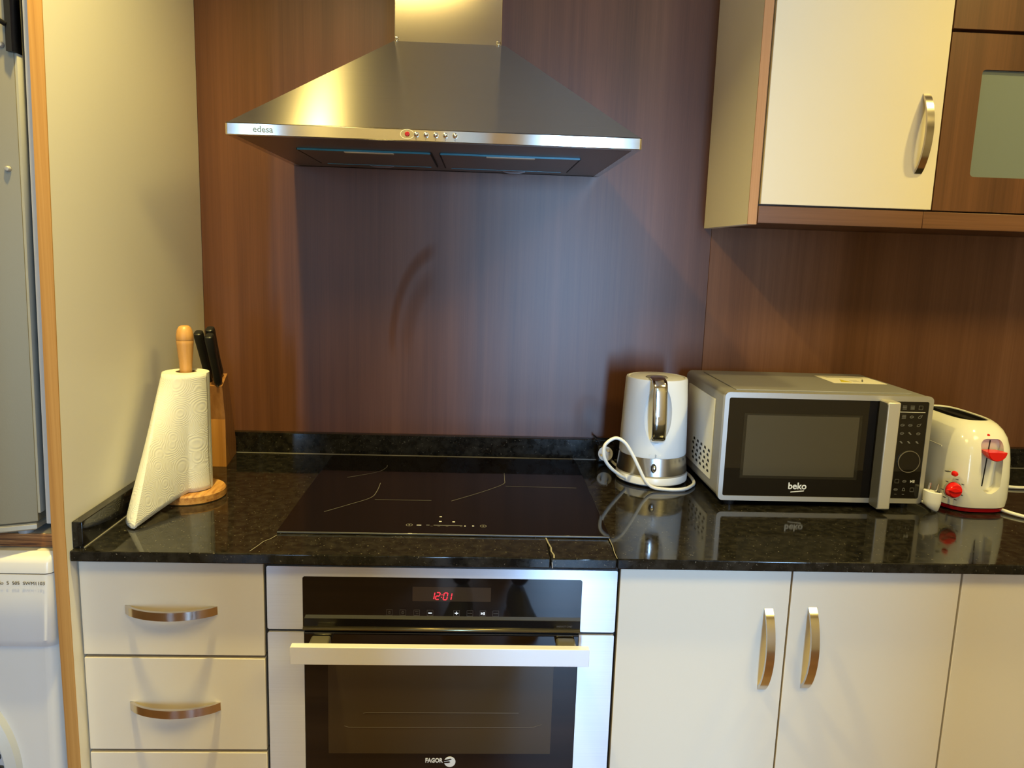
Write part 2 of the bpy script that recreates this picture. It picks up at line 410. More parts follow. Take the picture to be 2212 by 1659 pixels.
e = lev(lambda z: xr(z)-T, lambda z: xr(z), YP, YP+0.0021).build('edge_strip', EDGE, tp); e['label'] = 'bare honey-coloured wood edge'
def xl(z): return xr(z)-T
e = lev(lambda z: xl(z)-.0165, lambda z: xl(z)-.0004, -0.650, -0.600, None, (0.943, 0.95, 1.2, 1.6, 2.0, 2.4)).build('filler_strip', mat('pale_filler', (0.46, 0.44, 0.41), 0.5), tp); e['label'] = 'narrow pale filler strip beside the fridge'

# fridge (stands on the shelf, left of the panel)
fr = thing('fridge', 'silver fridge with a bowed door at the left edge, standing on the wooden shelf', 'fridge', (-0.64, -0.35, 0.922))
def fx(z): return -0.3512 + (z-0.95)*0.0185       # right edge of the door
def door_ring(z, dx=0.0, dy=0.0, edge=0.0):
    xe = fx(z)+dx; P = []
    for i in range(15):                             # bowed front, from right to left
        t = i/14; x = xe - t*0.585
        bow = 0.045*(1-(2*t-1)**2)**0.75
        P.append((x, -0.655-bow+dy, z))
    P.append((xe-0.585, -0.62, z)); P.append((xe, -0.62, z)); return P
mb = MB()
zs = [0.945, 0.949, 0.955, 1.0, 1.2, 1.4, 1.6, 1.8, 2.0, 2.2]
mb.loft([door_ring(z, dx=(-0.004 if z < 0.947 else 0), dy=(0.004 if z < 0.947 else 0)) for z in zs])
d = mb.build('door', FRIDGE, fr)
mb = MB()                                            # lighter bottom lip of the door
mb.loft([door_ring(0.933, -0.006, 0.003), door_ring(0.936, -0.002, 0), door_ring(0.943, -0.002, 0), door_ring(0.9452, -0.004, 0.002)])
mb.build('bottom_lip', mat('lip_grey', (0.34, 0.31, 0.24), 0.35, 0.2), fr)
mb = MB()
hexa(mb, (fx(.962)-.010, fx(.962)+.0035), (fx(.962)-.010, fx(.962)+.0035), (fx(2.2)-.010, fx(2.2)+.0035), (fx(2.2)-.010, fx(2.2)+.0035), -0.653, -0.622, -0.653, -0.622, 0.962, 2.2)
mb.build('door_edge', mat('door_edge_grey', (0.36, 0.34, 0.27), 0.4, 0.1), fr)
mb = MB()
hexa(mb, (fx(.955)-.58, fx(.955)+.004), (fx(.955)-.58, fx(.955)+.004), (fx(2.2)-.58, fx(2.2)+.004), (fx(2.2)-.58, fx(2.2)+.004), -0.6195, -0.10, -0.6195, -0.10, 0.94, 2.2)
mb.build('body', BLACK, fr)
mb = MB()
hexa(mb, (fx(1.664)-.004, fx(1.664)+.0045), (fx(1.664)-.004, fx(1.664)+.0045), (fx(2.2)-.004, fx(2.2)+.0045), (fx(2.2)-.004, fx(2.2)+.0045), -0.6665, -0.640, -0.6665, -0.640, 1.664, 2.2)
mb.tube([(fx(1.70)-.002, -0.668, 1.70), (fx(1.70)-.03, -0.690, 1.718)], 0.0035, 8)
g = mb.build('grip', BLACK, fr); g['label'] = 'dark grip strip down the door edge'
for z, dx in ((1.6731, 0.0135), (1.4983, 0.0130)):
    x = fx(z)-dx; t = dx/0.585; y = -0.655-0.045*(1-(2*t-1)**2)**0.75
    MB().lathe([(0.0, -0.004), (0.003, -0.0035), (0.0042, -0.001), (0.0044, 0.002)], (x, y, z), 16, 'y').build('screw_cap', SILVER, fr)
for x, y in ((-0.385, -0.66), (-0.89, -0.66)):
    MB().lathe([(0.0, 0), (0.012, 0), (0.012, 0.012), (0, 0.012)], (x, y+0.03, 0.9215), 16).build('foot', GREYPLASTIC, fr)

sh = thing('fridge_shelf', 'thick shelf with a dark plywood front edge between fridge and washing machine', 'shelf', (-0.62, -0.32, 0.90))
MB().box(-0.93, -0.3250, -0.638, 0.0, 0.8995, 0.9212, 0.0006, 1).build('board', PANELC, sh)
e = MB().box(-0.93, -0.3245, -0.6405, -0.638, 0.8992, 0.9214, 0.0004, 1).build('edge_strip', PLY, sh); e['label'] = 'layered plywood front edge with dark streaks'  # dark and pale layer lines along the edge

wm = thing('washing_machine', 'white front-loading washing machine under the fridge shelf at the left edge', 'washing machine', (-0.635, -0.33, 0))
def wx(z): return -0.3262 + (z-0.897)*0.026
def wm_ring(z, y0, r, dxr=0.0):
    x1 = wx(z)+dxr; x0 = x1-0.595; P = []
    for cx, cy, a in ((x1-r, y0+r, -90), (x1-0.004, -0.05-0.004, 0), (x0+0.004, -0.054, 90), (x0+r, y0+r, 180)):
        rr = r if cy == y0+r else 0.004
        for i in range(7):
            t = radians(a+90*i/6); P.append((cx+rr*cos(t), cy+rr*sin(t), z))
    return P
MB().loft([wm_ring(z, -0.6600, 0.022) for z in (0.02, 0.3, 0.5, 0.734)]).build('body', OFFWHITE, wm)
MB().loft([wm_ring(0.7345, -0.6620, 0.02), wm_ring(0.741, -0.6680, 0.02), wm_ring(0.752, -0.6750, 0.016), wm_ring(0.83, -0.6730, 0.016), wm_ring(0.8640, -0.6710, 0.014)]).build('control_fascia', OFFWHITE, wm)
MB().loft([wm_ring(0.8658, -0.6710, 0.012), wm_ring(0.882, -0.6700, 0.012), wm_ring(0.889, -0.6670, 0.011), wm_ring(0.893, -0.6610, 0.010), wm_ring(0.8970, -0.6520, 0.010)]).build('top_plate', OFFWHITE, wm)
MB().box(-0.91, -0.345, -0.648, -0.1, 0.8636, 0.8660).build('seam_shadow_gap', GREYPLASTIC, wm)
text('lettering', 'No  5  505  SWM1103', 0.0082, (-0.4125, -0.6742, 0.8475), PRINT_B, wm)
wc = (-0.625, -0.6610, 0.505)
mb = MB(); mb.lathe([(0.223, 0.002), (0.219, -0.010), (0.206, -0.018), (0.192, -0.016), (0.188, 0.002)], wc, 72, 'y'); dr = mb.build('door_ring', mat('grey_ring', (0.42, 0.44, 0.47), 0.35), wm)
MB().lathe([(0.191, -0.012), (0.179, -0.026), (0.163, -0.028), (0.161, -0.004)], wc, 72, 'y').build('door_frame', WHITE, wm)
MB().lathe([(0.0, 0.01), (0.115, 0.0), (0.162, -0.012)], wc, 48, 'y').build('porthole', GLASSBLACK, wm)
for a in (12, 6):
    MB().box(wc[0]+0.200*cos(radians(a))-0.004, wc[0]+0.200*cos(radians(a))+0.004, wc[1]-0.0215, wc[1]-0.015, wc[2]+0.200*sin(radians(a))-0.004, wc[2]+0.200*sin(radians(a))+0.004, 0.001).build('hinge_screw', BLACK, wm)

# ================================================================== WORKTOP
wt = thing('granite_worktop', 'long polished black granite worktop with upstands along wall and side panel', 'worktop', (0.8, -0.33, 0.882))
YW = -0.659; ZB = 0.8819
def slab(x0, x1, yf=YW): return MB().box(x0, x1, yf, 0.0, ZB, 0.90, 0.0022, 2)
# the hob cut-out is left out of the front strip: the top is whole, the crack and joint are recessed gaps between slabs
MB().box(-0.3028, 0.4795, YW, 0.0, ZB, 0.90, 0.002, 2).build('slab', GRANITE, wt)
MB().box(0.4803, 0.5912, YW, 0.0, ZB, 0.8996, 0.002, 2).build('slab', GRANITE, wt)
MB().box(0.5920, 2.30, YW, 0.0, ZB, 0.90, 0.002, 2).build('slab', GRANITE, wt)
MB().box(-0.3028, 2.30, -0.0205, 0.0, 0.9003, 0.9508, 0.0015, 2).build('upstand', GRANITE, wt)
MB().box(-0.3030, -0.2865, -0.647, -0.0208, 0.9003, 0.945, 0.0012, 2).build('upstand', GRANITE, wt)
mb = MB().box(-0.2862, 2.30, -0.0222, -0.0206, 0.9, 0.9014); mb.box(-0.2864, -0.2848, -0.645, -0.022, 0.9, 0.9014)
s = mb.build('sealant', SEAL, wt); s['label'] = 'thin pale line of sealant under the upstands'
def crack(pts, wdt, mt=SEAL):
    mb = MB()
    for (a, b) in zip(pts, pts[1:]):
        a = Vector(a); b = Vector(b); t = (b-a).normalized(); n = t.cross(Vector((0, 0, 1)) if abs(t.z) < .9 else Vector((0, 1, 0))).normalized()*wdt
        o = Vector((0, 0, 0.00025)) if abs(t.z) < .9 else Vector((0, -0.00025, 0))
        vs = [mb.bm.verts.new(p) for p in (a-n+o, b-n+o, b+n+o, a+n+o)]; mb.bm.faces.new(vs)
    return mb.build('crack', mt, wt)
crack([(0.4795, -0.566, 0.90), (0.4815, -0.590, 0.90), (0.4845, -0.612, 0.90), (0.4835, -0.628, 0.90), (0.4866, -0.645, 0.90), (0.4855, -0.6585, 0.90)], 0.0013)
crack([(0.4855, YW, 0.8985), (0.4825, YW, 0.893), (0.4835, YW, 0.8825)], 0.0009)
crack([(0.0075, -0.573, 0.90), (0.0015, -0.590, 0.90), (-0.007, -0.603, 0.90), (-0.011, -0.622, 0.90), (-0.0176, -0.648, 0.90)], 0.0006)
crack([(0.593, -0.562, 0.90), (0.5935, -0.60, 0.90), (0.5915, -0.630, 0.90), (0.5918, -0.657, 0.90)], 0.0007)

# ================================================================== HOB
hb = thing('induction_hob', 'black glass induction hob set into the worktop under the hood', 'hob', (0.30, -0.304, 0.90))
HX0, HX1, HY0, HY1 = 0.0047, 0.5947, -0.5644, -0.0444
MB().box(HX0, HX1, HY0, HY1, 0.9004, 0.9046, 0.0008, 1).build('glass', HOBGLASS, hb)
MB().box(HX0+0.001, HX1-0.001, HY0-0.0013, HY0+0.0005, 0.9012, 0.9042, 0.0004, 1).build('front_trim', mat('trim_metal', (0.16, 0.165, 0.18), 0.35, 0.6), hb)
ZH = 0.9048
def line(pts, wdt=0.0006, name='zone_mark', m=PRINT_G, parent=hb):
    mb = MB(); P = [Vector(p) for p in pts]
    L = []
    for i, p in enumerate(P):
        t = (P[min(i+1, len(P)-1)]-P[max(i-1, 0)]).normalized(); n = Vector((-t.y, t.x, 0))*wdt
        L.append((mb.bm.verts.new(p-n), mb.bm.verts.new(p+n)))
    for a, b in zip(L, L[1:]): mb.bm.faces.new((a[0], b[0], b[1], a[1]))
    return mb.build(name, m, parent)
ZV = lambda *p: [(x, y, ZH) for x, y in p]
line(smoothpath(ZV((0.1489, -0.267), (0.1488, -0.325), (0.1415, -0.3695), (0.105, -0.415), (0.0668, -0.4585)), 5))
line(ZV((0.152, -0.380), (0.2645, -0.380)))
line(smoothpath(ZV((0.4163, -0.174), (0.4155, -0.225), (0.4108, -0.260), (0.365, -0.318), (0.3044, -0.381)), 5))
line(ZV((0.4164, -0.2735), (0.5687, -0.277)))
line(smoothpath(ZV((0.1473, -0.127), (0.146, -0.150), (0.130, -0.185), (0.0721, -0.2304)), 5))
def dash(x, y, w_, d=0.0012, m=PRINT_W): MB().box(x-w_, x+w_, y-d, y+d, ZH-0.0003, ZH+0.0001).build('control_mark', m, hb)
for x, y, w_ in ((0.288, -0.476, 0.0022), (0.2885, -0.502, 0.0024), (0.3132, -0.503, 0.0024), (0.3493, -0.5235, 0.0018), (0.3345, -0.5245, 0.0014)):
    dash(x, y, w_, 0.0018)
dash(0.2508, -0.5234, 0.0042, 0.0010); dash(0.2668, -0.5225, 0.003, 0.0009, PRINT_G); dash(0.3035, -0.5225, 0.0262, 0.0010, PRINT_G)
for x in (0.274, 0.287, 0.302, 0.3275): dash(x, -0.5275, 0.0022, 0.0008, PRINT_D)
for x in (0.2332, 0.3679):
    mb = MB(); P = [(x+0.0055*cos(t*pi/8), -0.5230+0.0062*sin(t*pi/8)) for t in range(17)]
    line([(a, b, ZH) for a, b in P], 0.0006, 'control_mark'); dash(x, -0.523, 0.0014, 0.0022, PRINT_G)

# ================================================================== BASE UNITS
YD = -0.639
def bow(name, span, sag, wd, th, parent, loc, vertical=False):
    mb = MB(); n = 20; O = []; I = []
    for i in range(n+1):
        t = -1+2*i/n; x = span/2*t
        O.append((x, -sag*(1-t*t)**0.8 - 0.0012)); 
    for i in range(n, -1, -1):
        t = -1+2*i/n; x = (span/2-0.007)*t
        I.append((x, max(0, 1)*(-(sag-th)*(1-t*t)**0.75)+0.0))
    # strip cross-section: outer arc, ends on the door face, inner arc
    poly = O + [(span/2, 0.0)] + I + [(-span/2, 0.0)]
    R = []
    A = [mb.bm.verts.new((p[0], p[1], -wd/2)) for p in poly]; B = [mb.bm.verts.new((p[0], p[1], wd/2)) for p in poly]
    k = len(poly)
    for i in range(k): mb.bm.faces.new((A[i], A[(i+1) % k], B[(i+1) % k], B[i]))
    # caps as quads between outer and inner arcs
    m = n+1
    for i in range(n):
        a, b, c, d = i, i+1, 2*m - i - 1, 2*m - i
        mb.bm.faces.new((A[a], A[b], A[c], A[d])); mb.bm.faces.new((B[a], B[d], B[c], B[b]))
    mb.bm.faces.new((A[n], A[n+1], A[n+2])); mb.bm.faces.new((B[n], B[n+2], B[n+1]))
    mb.bm.faces.new((A[0], A[2*m+1], A[2*m])) if False else None
    M = Matrix.Translation(Vector(loc))
    if vertical: M = M @ Matrix.Rotation(radians(90), 4, 'Y')
    mb.bm.transform(M)
    o = mb.build(name, CHROME, parent, smooth=30); return o

du = thing('drawer_unit', 'cream drawer unit with three drawers between side panel and oven', 'drawer unit', (-0.15, -0.33, 0))
MB().box(-0.3025, 0.0005, YD+0.020, -0.02, 0.10, 0.878).build('carcass', CARCASS, du)
for z0, z1, hz in ((0.7090, 0.8745, 0.791), (0.5330, 0.7035, 0.6155), (0.12, 0.5272, 0.44)):
    d = MB().box(-0.3003, 0.0010, YD, YD+0.019, z0, z1, 0.0012, 2).build('drawer', CREAM, du)
    bow('handle', 0.152, 0.027, 0.0145, 0.0045, d, (-0.1520, YD, hz))
MB().box(-0.3025, 0.0, YD+0.06, YD+0.075, 0, 0.10).build('plinth', CARCASS, du)

bc = thing('base_cabinet', 'cream base cabinet with two doors right of the oven', 'cabinet', (0.9, -0.33, 0))
MB().box(0.6002, 1.1990, YD+0.020, -0.02, 0.10, 0.878).build('carcass', CARCASS, bc)
for x0, x1, hx in ((0.6025, 0.8985, 0.8635), (0.9015, 1.1980, 0.9405)):
    d = MB().box(x0, x1, YD, YD+0.019, 0.12, 0.8745, 0.0012, 2).build('door', CREAM, bc)
    bow('handle', 0.152, 0.027, 0.0145, 0.0045, d, (hx, YD, 0.7305 if hx < .9 else 0.7335), True)
MB().box(0.60, 1.199, YD+0.06, YD+0.075, 0, 0.10).build('plinth', CARCASS, bc)
bd = thing('base_cabinet', 'cream base cabinet at the right edge, its door cut off by the frame', 'cabinet', (1.5, -0.33, 0))
MB().box(1.2005, 1.80, YD+0.020, -0.02, 0.10, 0.878).build('carcass', CARCASS, bd)
MB().box(1.2015, 1.7990, YD, YD+0.019, 0.12, 0.8745, 0.0012, 2).build('door', CREAM, bd)
MB().box(1.2005, 1.80, YD+0.06, YD+0.075, 0, 0.10).build('plinth', CARCASS, bd)

# ================================================================== OVEN
ov = thing('built_in_oven', 'built-in stainless steel oven with black glass and a red 12:01 clock', 'oven', (0.30, -0.33, 0.28))
MB().box(0.0035, 0.5985, YD+0.006, -0.06, 0.272, 0.876).build('body', GAPBLACK, ov)
X0, X1 = 0.0062, 0.5975
# control panel: steel surround open at the bottom, black glass inside
gx0, gx1, gzt = 0.0655, 0.5378, 0.8537
zb_, zt_ = 0.7585, 0.8708
r = 0.003
def arc(cx, cz, a0, a1, rr=0.003, n=4): return [(cx+rr*cos(radians(a0+(a1-a0)*i/n)), cz+rr*sin(radians(a0+(a1-a0)*i/n))) for i in range(n+1)]
poly = arc(X0+r, zb_+r, 180, 270)[:] + [(gx0, zb_), (gx0, gzt-.003)] + [(gx0+.003, gzt), (gx1-.003, gzt)] + [(gx1, gzt-.003), (gx1, zb_)] + arc(X1-r, zb_+r, 270, 360) + arc(X1-r, zt_-r, 0, 90) + arc(X0+r, zt_-r, 90, 180)
cp = MB().prism(poly, 'y', YD, YD+0.012).build('control_surround', STEEL_SAT, ov)
gl = MB().box(gx0-0.001, gx1+0.001, YD+0.0012, YD+0.010, 0.7640, gzt+0.001).build('control_glass', GLASSBLACK, ov)
MB().prism([(YD-0.002, 0.7575), (YD-0.003, 0.7605), (YD+0.0012, 0.7640), (YD+0.010, 0.7640), (YD+0.010, 0.7575)], 'x', gx0, gx1).build('lower_lip', LIPMAT, ov)
MB().box(0.2497, 0.3825, YD+0.0007, YD+0.0013, 0.8115, 0.8372).build('display', mat('display_glass', (0.040, 0.026, 0.016), 0.05, spec=0.65), ov)
# seven-segment clock 12:01 (slanted)
def seg(x, z, segs, s=0.0062, hgt=0.0062, th=0.0008, sl=0.16):
    mb = MB(); g = 0.0006
    D = {'a': ((0, 2*hgt), (s, 2*hgt)), 'g': ((0, hgt), (s, hgt)), 'd': ((0, 0), (s, 0)), 'f': ((0, hgt), (0, 2*hgt)), 'e': ((0, 0), (0, hgt)), 'b': ((s, hgt), (s, 2*hgt)), 'c': ((s, 0), (s, hgt))}
    for k in segs:
        (ax, az), (bx, bz) = D[k]
        if ax == bx: q = [(ax-th, az+g), (ax+th, az+g), (bx+th, bz-g), (bx-th, bz-g)]
        else: q = [(ax+g, az-th), (bx-g, az-th), (bx-g, az+th), (ax+g, az+th)]
        mb.prism([(x+px+sl*pz, z+pz) for px, pz in q], 'y', YD+0.0002, YD+0.0008)
    return mb
zc = 0.8150
def digit(o): o.name = 'clock_digit'; return o
digit(seg(0.2795, zc+0.0002, 'bc').build('clock_digit', LED_RED, ov))
digit(seg(0.2885, zc, 'abged').build('clock_digit', LED_RED, ov))
digit(seg(0.3015, zc-0.0004, 'abcdef').build('clock_digit', LED_RED, ov))
digit(seg(0.3085, zc-0.0008, 'bc').build('clock_digit', LED_RED, ov))
mb = MB()
for dz in (0.0038, 0.0085): mb.box(0.2976+dz*.16, 0.2990+dz*.16, YD+0.0002, YD+0.0008, zc+dz-.0007, zc+dz+.0007)
mb.build('clock_colon', LED_RED, ov)
def sq(x, z, h=0.0052, m=PRINT_D, t=0.00035):
    mb = MB()
    for a, b, c, d in ((x-h, x+h, z+h-t, z+h), (x-h, x+h, z-h, z-h+t), (x-h, x-h+t, z-h, z+h), (x+h-t, x+h, z-h, z+h)):
        mb.box(a, b, YD+0.0008, YD+0.0013, c, d)
    return mb
bz = 0.7902
for i, x in enumerate((0.2110, 0.2337, 0.2572, 0.2799, 0.3248, 0.3476, 0.3697, 0.3918)):
    mb = sq(x, bz)
    if i in (0, 1):
        for k in range(12):
            a = 2*pi*k/12; b = 2*pi*(k+1)/12; rr = 0.0024
            mb.prism([(x+rr*cos(a), bz+rr*sin(a)), (x+rr*cos(b), bz+rr*sin(b)), (x+.8*rr*cos(b), bz+.8*rr*sin(b)), (x+.8*rr*cos(a), bz+.8*rr*sin(a))], 'y', YD+.0008, YD+.0013)
        mb.box(x-.0003, x+.0003, YD+.0008, YD+.0013, bz, bz+.0018)
    if i == 2: mb.box(x-.003, x+.003, YD+.0008, YD+.0013, bz+.0016, bz+.002).box(x-.001, x+.003, YD+.0008, YD+.0013, bz-.002, bz-.0016)
    if i in (5, 7): mb.box(x-.004, x+.004, YD+.0008, YD+.0013, bz-.0002, bz+.0002)
    mb.build('button', PRINT_D, ov)
    s_ = MB()
    if i == 3: s_.box(x-.0030, x+.0030, YD+.0003, YD+.0009, bz-.0009, bz+.0007)
    elif i == 4: s_.box(x-.0030, x+.0030, YD+.0003, YD+.0009, bz-.0007, bz+.0007).box(x-.0007, x+.0007, YD+.0003, YD+.0009, bz-.0028, bz+.0028)
    elif i == 6:
        s_.prism([(x-.0033, bz-.0026), (x-.0003, bz), (x-.0033, bz+.0026)], 'y', YD+.0003, YD+.0009)
        s_.box(x-.0002, x+.0008, YD+.0003, YD+.0009, bz-.0026, bz+.0026).box(x+.0013, x+.0033, YD+.0003, YD+.0009, bz-.0026, bz+.0026)
    else: s_ = None
    if s_: s_.build('lit_symbol', LED_WHITE, ov)
text('lettering', 'INDUCT CHEF', 0.0042, (0.497, YD+0.0009, 0.7665), PRINT_D, ov)
# door
ZT = 0.7530
dg_ = MB().box(0.0672, 0.5362, YD+0.0012, YD+0.008, 0.285, ZT-0.0004, 0.0008, 1).build('door_glass', GLASSBLACK, ov)
MB().box(0.1068, 0.4950, YD+0.0007, YD+0.0016, 0.5265, 0.7120).build('door_window', OVENWIN, ov)
MB().box(0.0672, 0.5362, YD-0.0002, YD+0.0016, ZT-0.0012, ZT-0.0002).build('top_edge', mat('dark_edge', (0.05, 0.05, 0.055), 0.3), ov)
for x0, x1 in ((X0, 0.0670), (0.5364, 0.5972)):
    p = arc(x0+r, 0.285+r, 180, 270) + arc(x1-r, 0.285+r, 270, 360)
    p += (arc(x1-r, ZT-r, 0, 90) if x0 > .3 else [(x1, ZT)]) + (arc(x0+r, ZT-r, 90, 180) if x0 < .3 else [(x0, ZT)])
    MB().prism(p, 'y', YD, YD+0.012).build('side_trim', STEEL_SAT, ov)
hd = MB().box(0.0570, 0.5468, -0.696, -0.682, 0.7258, 0.7562, 0.0006, 1).build('handle', mat('satin_aluminium', (0.84, 0.84, 0.86), 0.42, 0.35), ov)
for x0, x1 in ((0.0800, 0.1130), (0.4960, 0.5290)):
    MB().box(x0, x1, -0.6822, YD+0.001, 0.7330, 0.7480, 0.004, 3).build('handle_mount', mat('mount_metal', (0.62, 0.57, 0.44), 0.3, 0.9), hd)
# wire rack outline seen through the window glass
mb = MB()
mb.tube([(0.167, YD+.0006, 0.6030), (0.172, YD+.0006, 0.6045), (0.21, YD+.0006, 0.6048), (0.437, YD+.0006, 0.6050)], 0.0004, 6)
mb.tube([(0.134, YD+.0006, 0.5790), (0.142, YD+.0006, 0.5765), (0.17, YD+.0006, 0.5765), (0.455, YD+.0006, 0.5775), (0.464, YD+.0006, 0.5785), (0.478, YD+.0006, 0.5835)], 0.0004, 6)
mb.build('wire_rack', PRINT_D, ov)
text('lettering', 'FAGOR', 0.0115, (0.2752, YD+0.0009, 0.5092), PRINT_W, ov, bold=0.0004, sx=0.80)
mb = MB(); cx, cz, rr = 0.3185, 0.5105, 0.0100
mb.prism([(cx+rr*cos(2*pi*i/28), cz+rr*sin(2*pi*i/28)) for i in range(28)], 'y', YD+.0006, YD+.0012)
mb.build('emblem', PRINT_W, ov)
mb = MB()
mb.prism([(cx-.0102, cz+.0034), (cx+.001, cz+.0062), (cx+.0035, cz+.0048), (cx-.001, cz+.0030), (cx-.0102, cz+.0012)], 'y', YD+.0003, YD+.0007)
mb.prism([(cx-.0102, cz-.0002), (cx-.0015, cz+.0012), (cx+.001, cz-.0004), (cx-.003, cz-.0022), (cx-.0102, cz-.0022)], 'y', YD+.0003, YD+.0007)
mb.build('emblem_stripe', GLASSBLACK, ov)

# ================================================================== HOOD
ho = thing('cooker_hood', 'brushed steel pyramid cooker hood with chimney above the hob', 'cooker hood', (0.27, -0.25, 1.58))
hx0, hx1, hy, hz0, hz1 = -0.0868, 0.6255, -0.4950, 1.5818, 1.6016
cx0, cx1, cy, cz_ = 0.1705, 0.3819, -0.2500, 1.7976
mb = MB()
def quadring(x0, x1, y0, z, yb=0.0): return [(x0, y0, z), (x1, y0, z), (x1, yb, z), (x0, yb, z)]
mb.loft([quadring(hx0+.0006, hx1-.0006, hy+.0006, hz1), quadring(hx0+.004, hx1-.004, hy+.004, hz1+.0015), quadring(cx0-.001, cx1+.007, cy-.001, 1.803)], cap0=False)
mb.build('canopy', STEEL, ho, smooth=12)
# lip: a shallow frame with rounded corners
def lipring(z, ins=0.0, rr=0.004):
    P = []
    x0, x1, y0 = hx0+ins, hx1-ins, hy+ins
    for cx_, cy_, a in ((x1-rr, y0+rr, -90), (x1, 0.0, None), (x0, 0.0, None), (x0+rr, y0+rr, 180)):
        if a is None: P.append((cx_, cy_, z))
        else: P += [(cx_+rr*cos(radians(a+90*i/5)), cy_+rr*sin(radians(a+90*i/5)), z) for i in range(6)]
    return P
LIPSTEEL = brushed('lip_steel', (0.74, 0.68, 0.61), 0.15)
mb = MB()
mb.loft([lipring(hz0+.010, .014), lipring(hz0+.0006, .014), lipring(hz0, .0012), lipring(hz0+.0012, 0), lipring(hz1-.0012, 0), lipring(hz1, .0012), lipring(hz1, .012)], cap0=False, cap1=False)
mb.build('lip', LIPSTEEL, ho)
MB().box(hx0+.004, hx1-.004, hy+.004, -0.006, hz0+.0008, hz0+.0060).build('underside', STEEL_DARK, ho)
# duct
mb = MB()
mb.box(cx0, cx1, cy, 0.0, cz_, 2.478, 0.0012, 2)
mb.build('chimney', STEEL_DUCT, ho)
for x in (cx0+.0045, cx1-.0060):
    MB().lathe([(0.0, -0.003), (0.003, -0.0028), (0.0045, -0.001), (0.0048, 0.001)], (x, cy, cz_+0.010), 20, 'y').build('screw', CHROME2, ho)
# filters, sunk frames with blue protective film on the edges
for x0, x1, y0, y1, hx in ((-0.001, 0.2495, -0.340, -0.105, 0.1325), (0.2695, 0.5370, -0.340, -0.095, 0.404)):
    f = MB().box(x0, x1, y0, y1, hz0-.0022, hz0+.0006, 0.0006, 1).build('grease_filter', STEEL_DARK, ho)
    MB().box(x0, x1, y0-.0022, y0, hz0-.0030, hz0+.0004).build('film_strip', BLUEFILM, f)
    MB().box(x0+.012, x1-.012, y1, y1+.0024, hz0-.0030, hz0+.0004).build('film_strip', BLUEFILM, f)
    for xa in (x0-.0025, x1): MB().box(xa, xa+.0025, y0, y1, hz0-.0024, hz0+.0004).build('frame_gap', GAPBLACK, f)
    MB().box(hx-.047, hx+.047, -0.336, -0.322, hz0-.0042, hz0-.0018, 0.0008, 1).build('latch', mat('latch_metal', (0.70, 0.62, 0.50), 0.45, 0.3), f)
for x, y in ((0.1263, -0.075), (0.4220, -0.055)):
    MB().lathe([(0.0, -0.004), (0.018, -0.0035), (0.026, -0.001), (0.027, 0.0015)], (x, y, hz0), 28).build('lamp_lens', CHROME2, ho)
# push buttons and red pilot lamp
for i, x in enumerate((0.2357, 0.2523, 0.2689, 0.2855, 0.3021)):
    MB().lathe([(0.0, -0.0075), (0.0020, -0.0072), (0.0040, -0.0056), (0.0046, -0.003), (0.0046, 0.001)], (x, hy, 1.5932), 20, 'y').build('push_button', CHROME2, ho)
    text('lettering', '01234'[i] if i else '0', 0.0042, (x-.0012, hy-.0004, 1.5840), PRINT_G, ho)
p = MB().lathe([(0.0, -0.0022), (0.003, -0.002), (0.0042, -0.0005), (0.0044, 0.001)], (0.2205, hy, 1.5934), 20, 'y').build('pilot_lamp', mat('pilot_red', (0.35, 0.01, 0.012), 0.25), ho); p['label'] = 'round red pilot lamp'
mb = MB()
P = [(0.2205+0.0115*cos(radians(a)), 1.5930+0.0078*sin(radians(a))) for a in range(25, 346, 10)]
mb.tube([(x, hy-.0003, z) for x, z in P], 0.0006, 6); mb.build('pilot_ring', mat('pale_ring', (0.72, 0.66, 0.54), 0.5), ho)
text('lettering', 'edesa', 0.0150, (-0.0405, hy-.0004, 1.5872), PRINT_BLUE, ho, bold=0.0003)

# ================================================================== WALL CABINETS
wc_ = thing('wall_cabinet', 'cream-fronted wall cabinet with a beige side wing, upper right', 'wall cabinet', (1.07, -0.16, 1.47))
YC = -0.315
MB().box(0.9030, 1.2540, YC+0.020, -0.001, 1.475, 2.40).build('carcass', WALNUT_DOOR, wc_)
wg = MB().box(0.8836, 0.9020, -0.308, -0.001, 1.4705, 2.42, 0.0006, 1).build('side_wing', WINGC, wc_)
e = MB().box(0.8834, 0.9022, -0.3105, -0.308, 1.4703, 2.42, 0.0006, 1).build('edge_strip', EDGE_PINK, wg); e['label'] = 'bare pinkish wood edge'
d = MB().box(0.9055, 1.2535, YC, YC+0.019, 1.5105, 2.40, 0.0012, 2).build('door', CREAM, wc_)
bow('handle', 0.152, 0.027, 0.0145, 0.0045, d, (1.2178, YC, 1.6560), True)
MB().box(0.9030, 1.2400, YC+0.002, YC+0.018, 1.4735, 1.5070, 0.0008, 1).build('light_rail', WALNUT_RAIL, wc_)
gc = thing('glass_wall_cabinet', 'walnut wall cabinet with a frosted glass door at the upper right edge', 'wall cabinet', (1.5, -0.16, 1.47))
MB().box(1.2560, 1.80, YC+0.022, -0.001, 1.475, 2.40).build('carcass', WALNUT_DOOR, gc)
gd = MB().holed([(1.2570, 1.5100), (1.6200, 1.5100), (1.6200, 1.8490), (1.2570, 1.8490)], rrect(1.3255, 1.5530, 1.5780, 1.7825, 0.008), YC+0.002, YC+0.021).build('door', WALNUT_DOOR, gc)
g = MB().box(1.3150, 1.5630, YC+0.008, YC+0.012, 1.5680, 1.7920).build('pane', FROST, gd); g['label'] = 'frosted greenish glass pane'
MB().box(1.2570, 1.6200, YC+0.002, YC+0.021, 1.8555, 2.39, 0.0008, 1).build('flap_door', WALNUT_DOOR, gc)
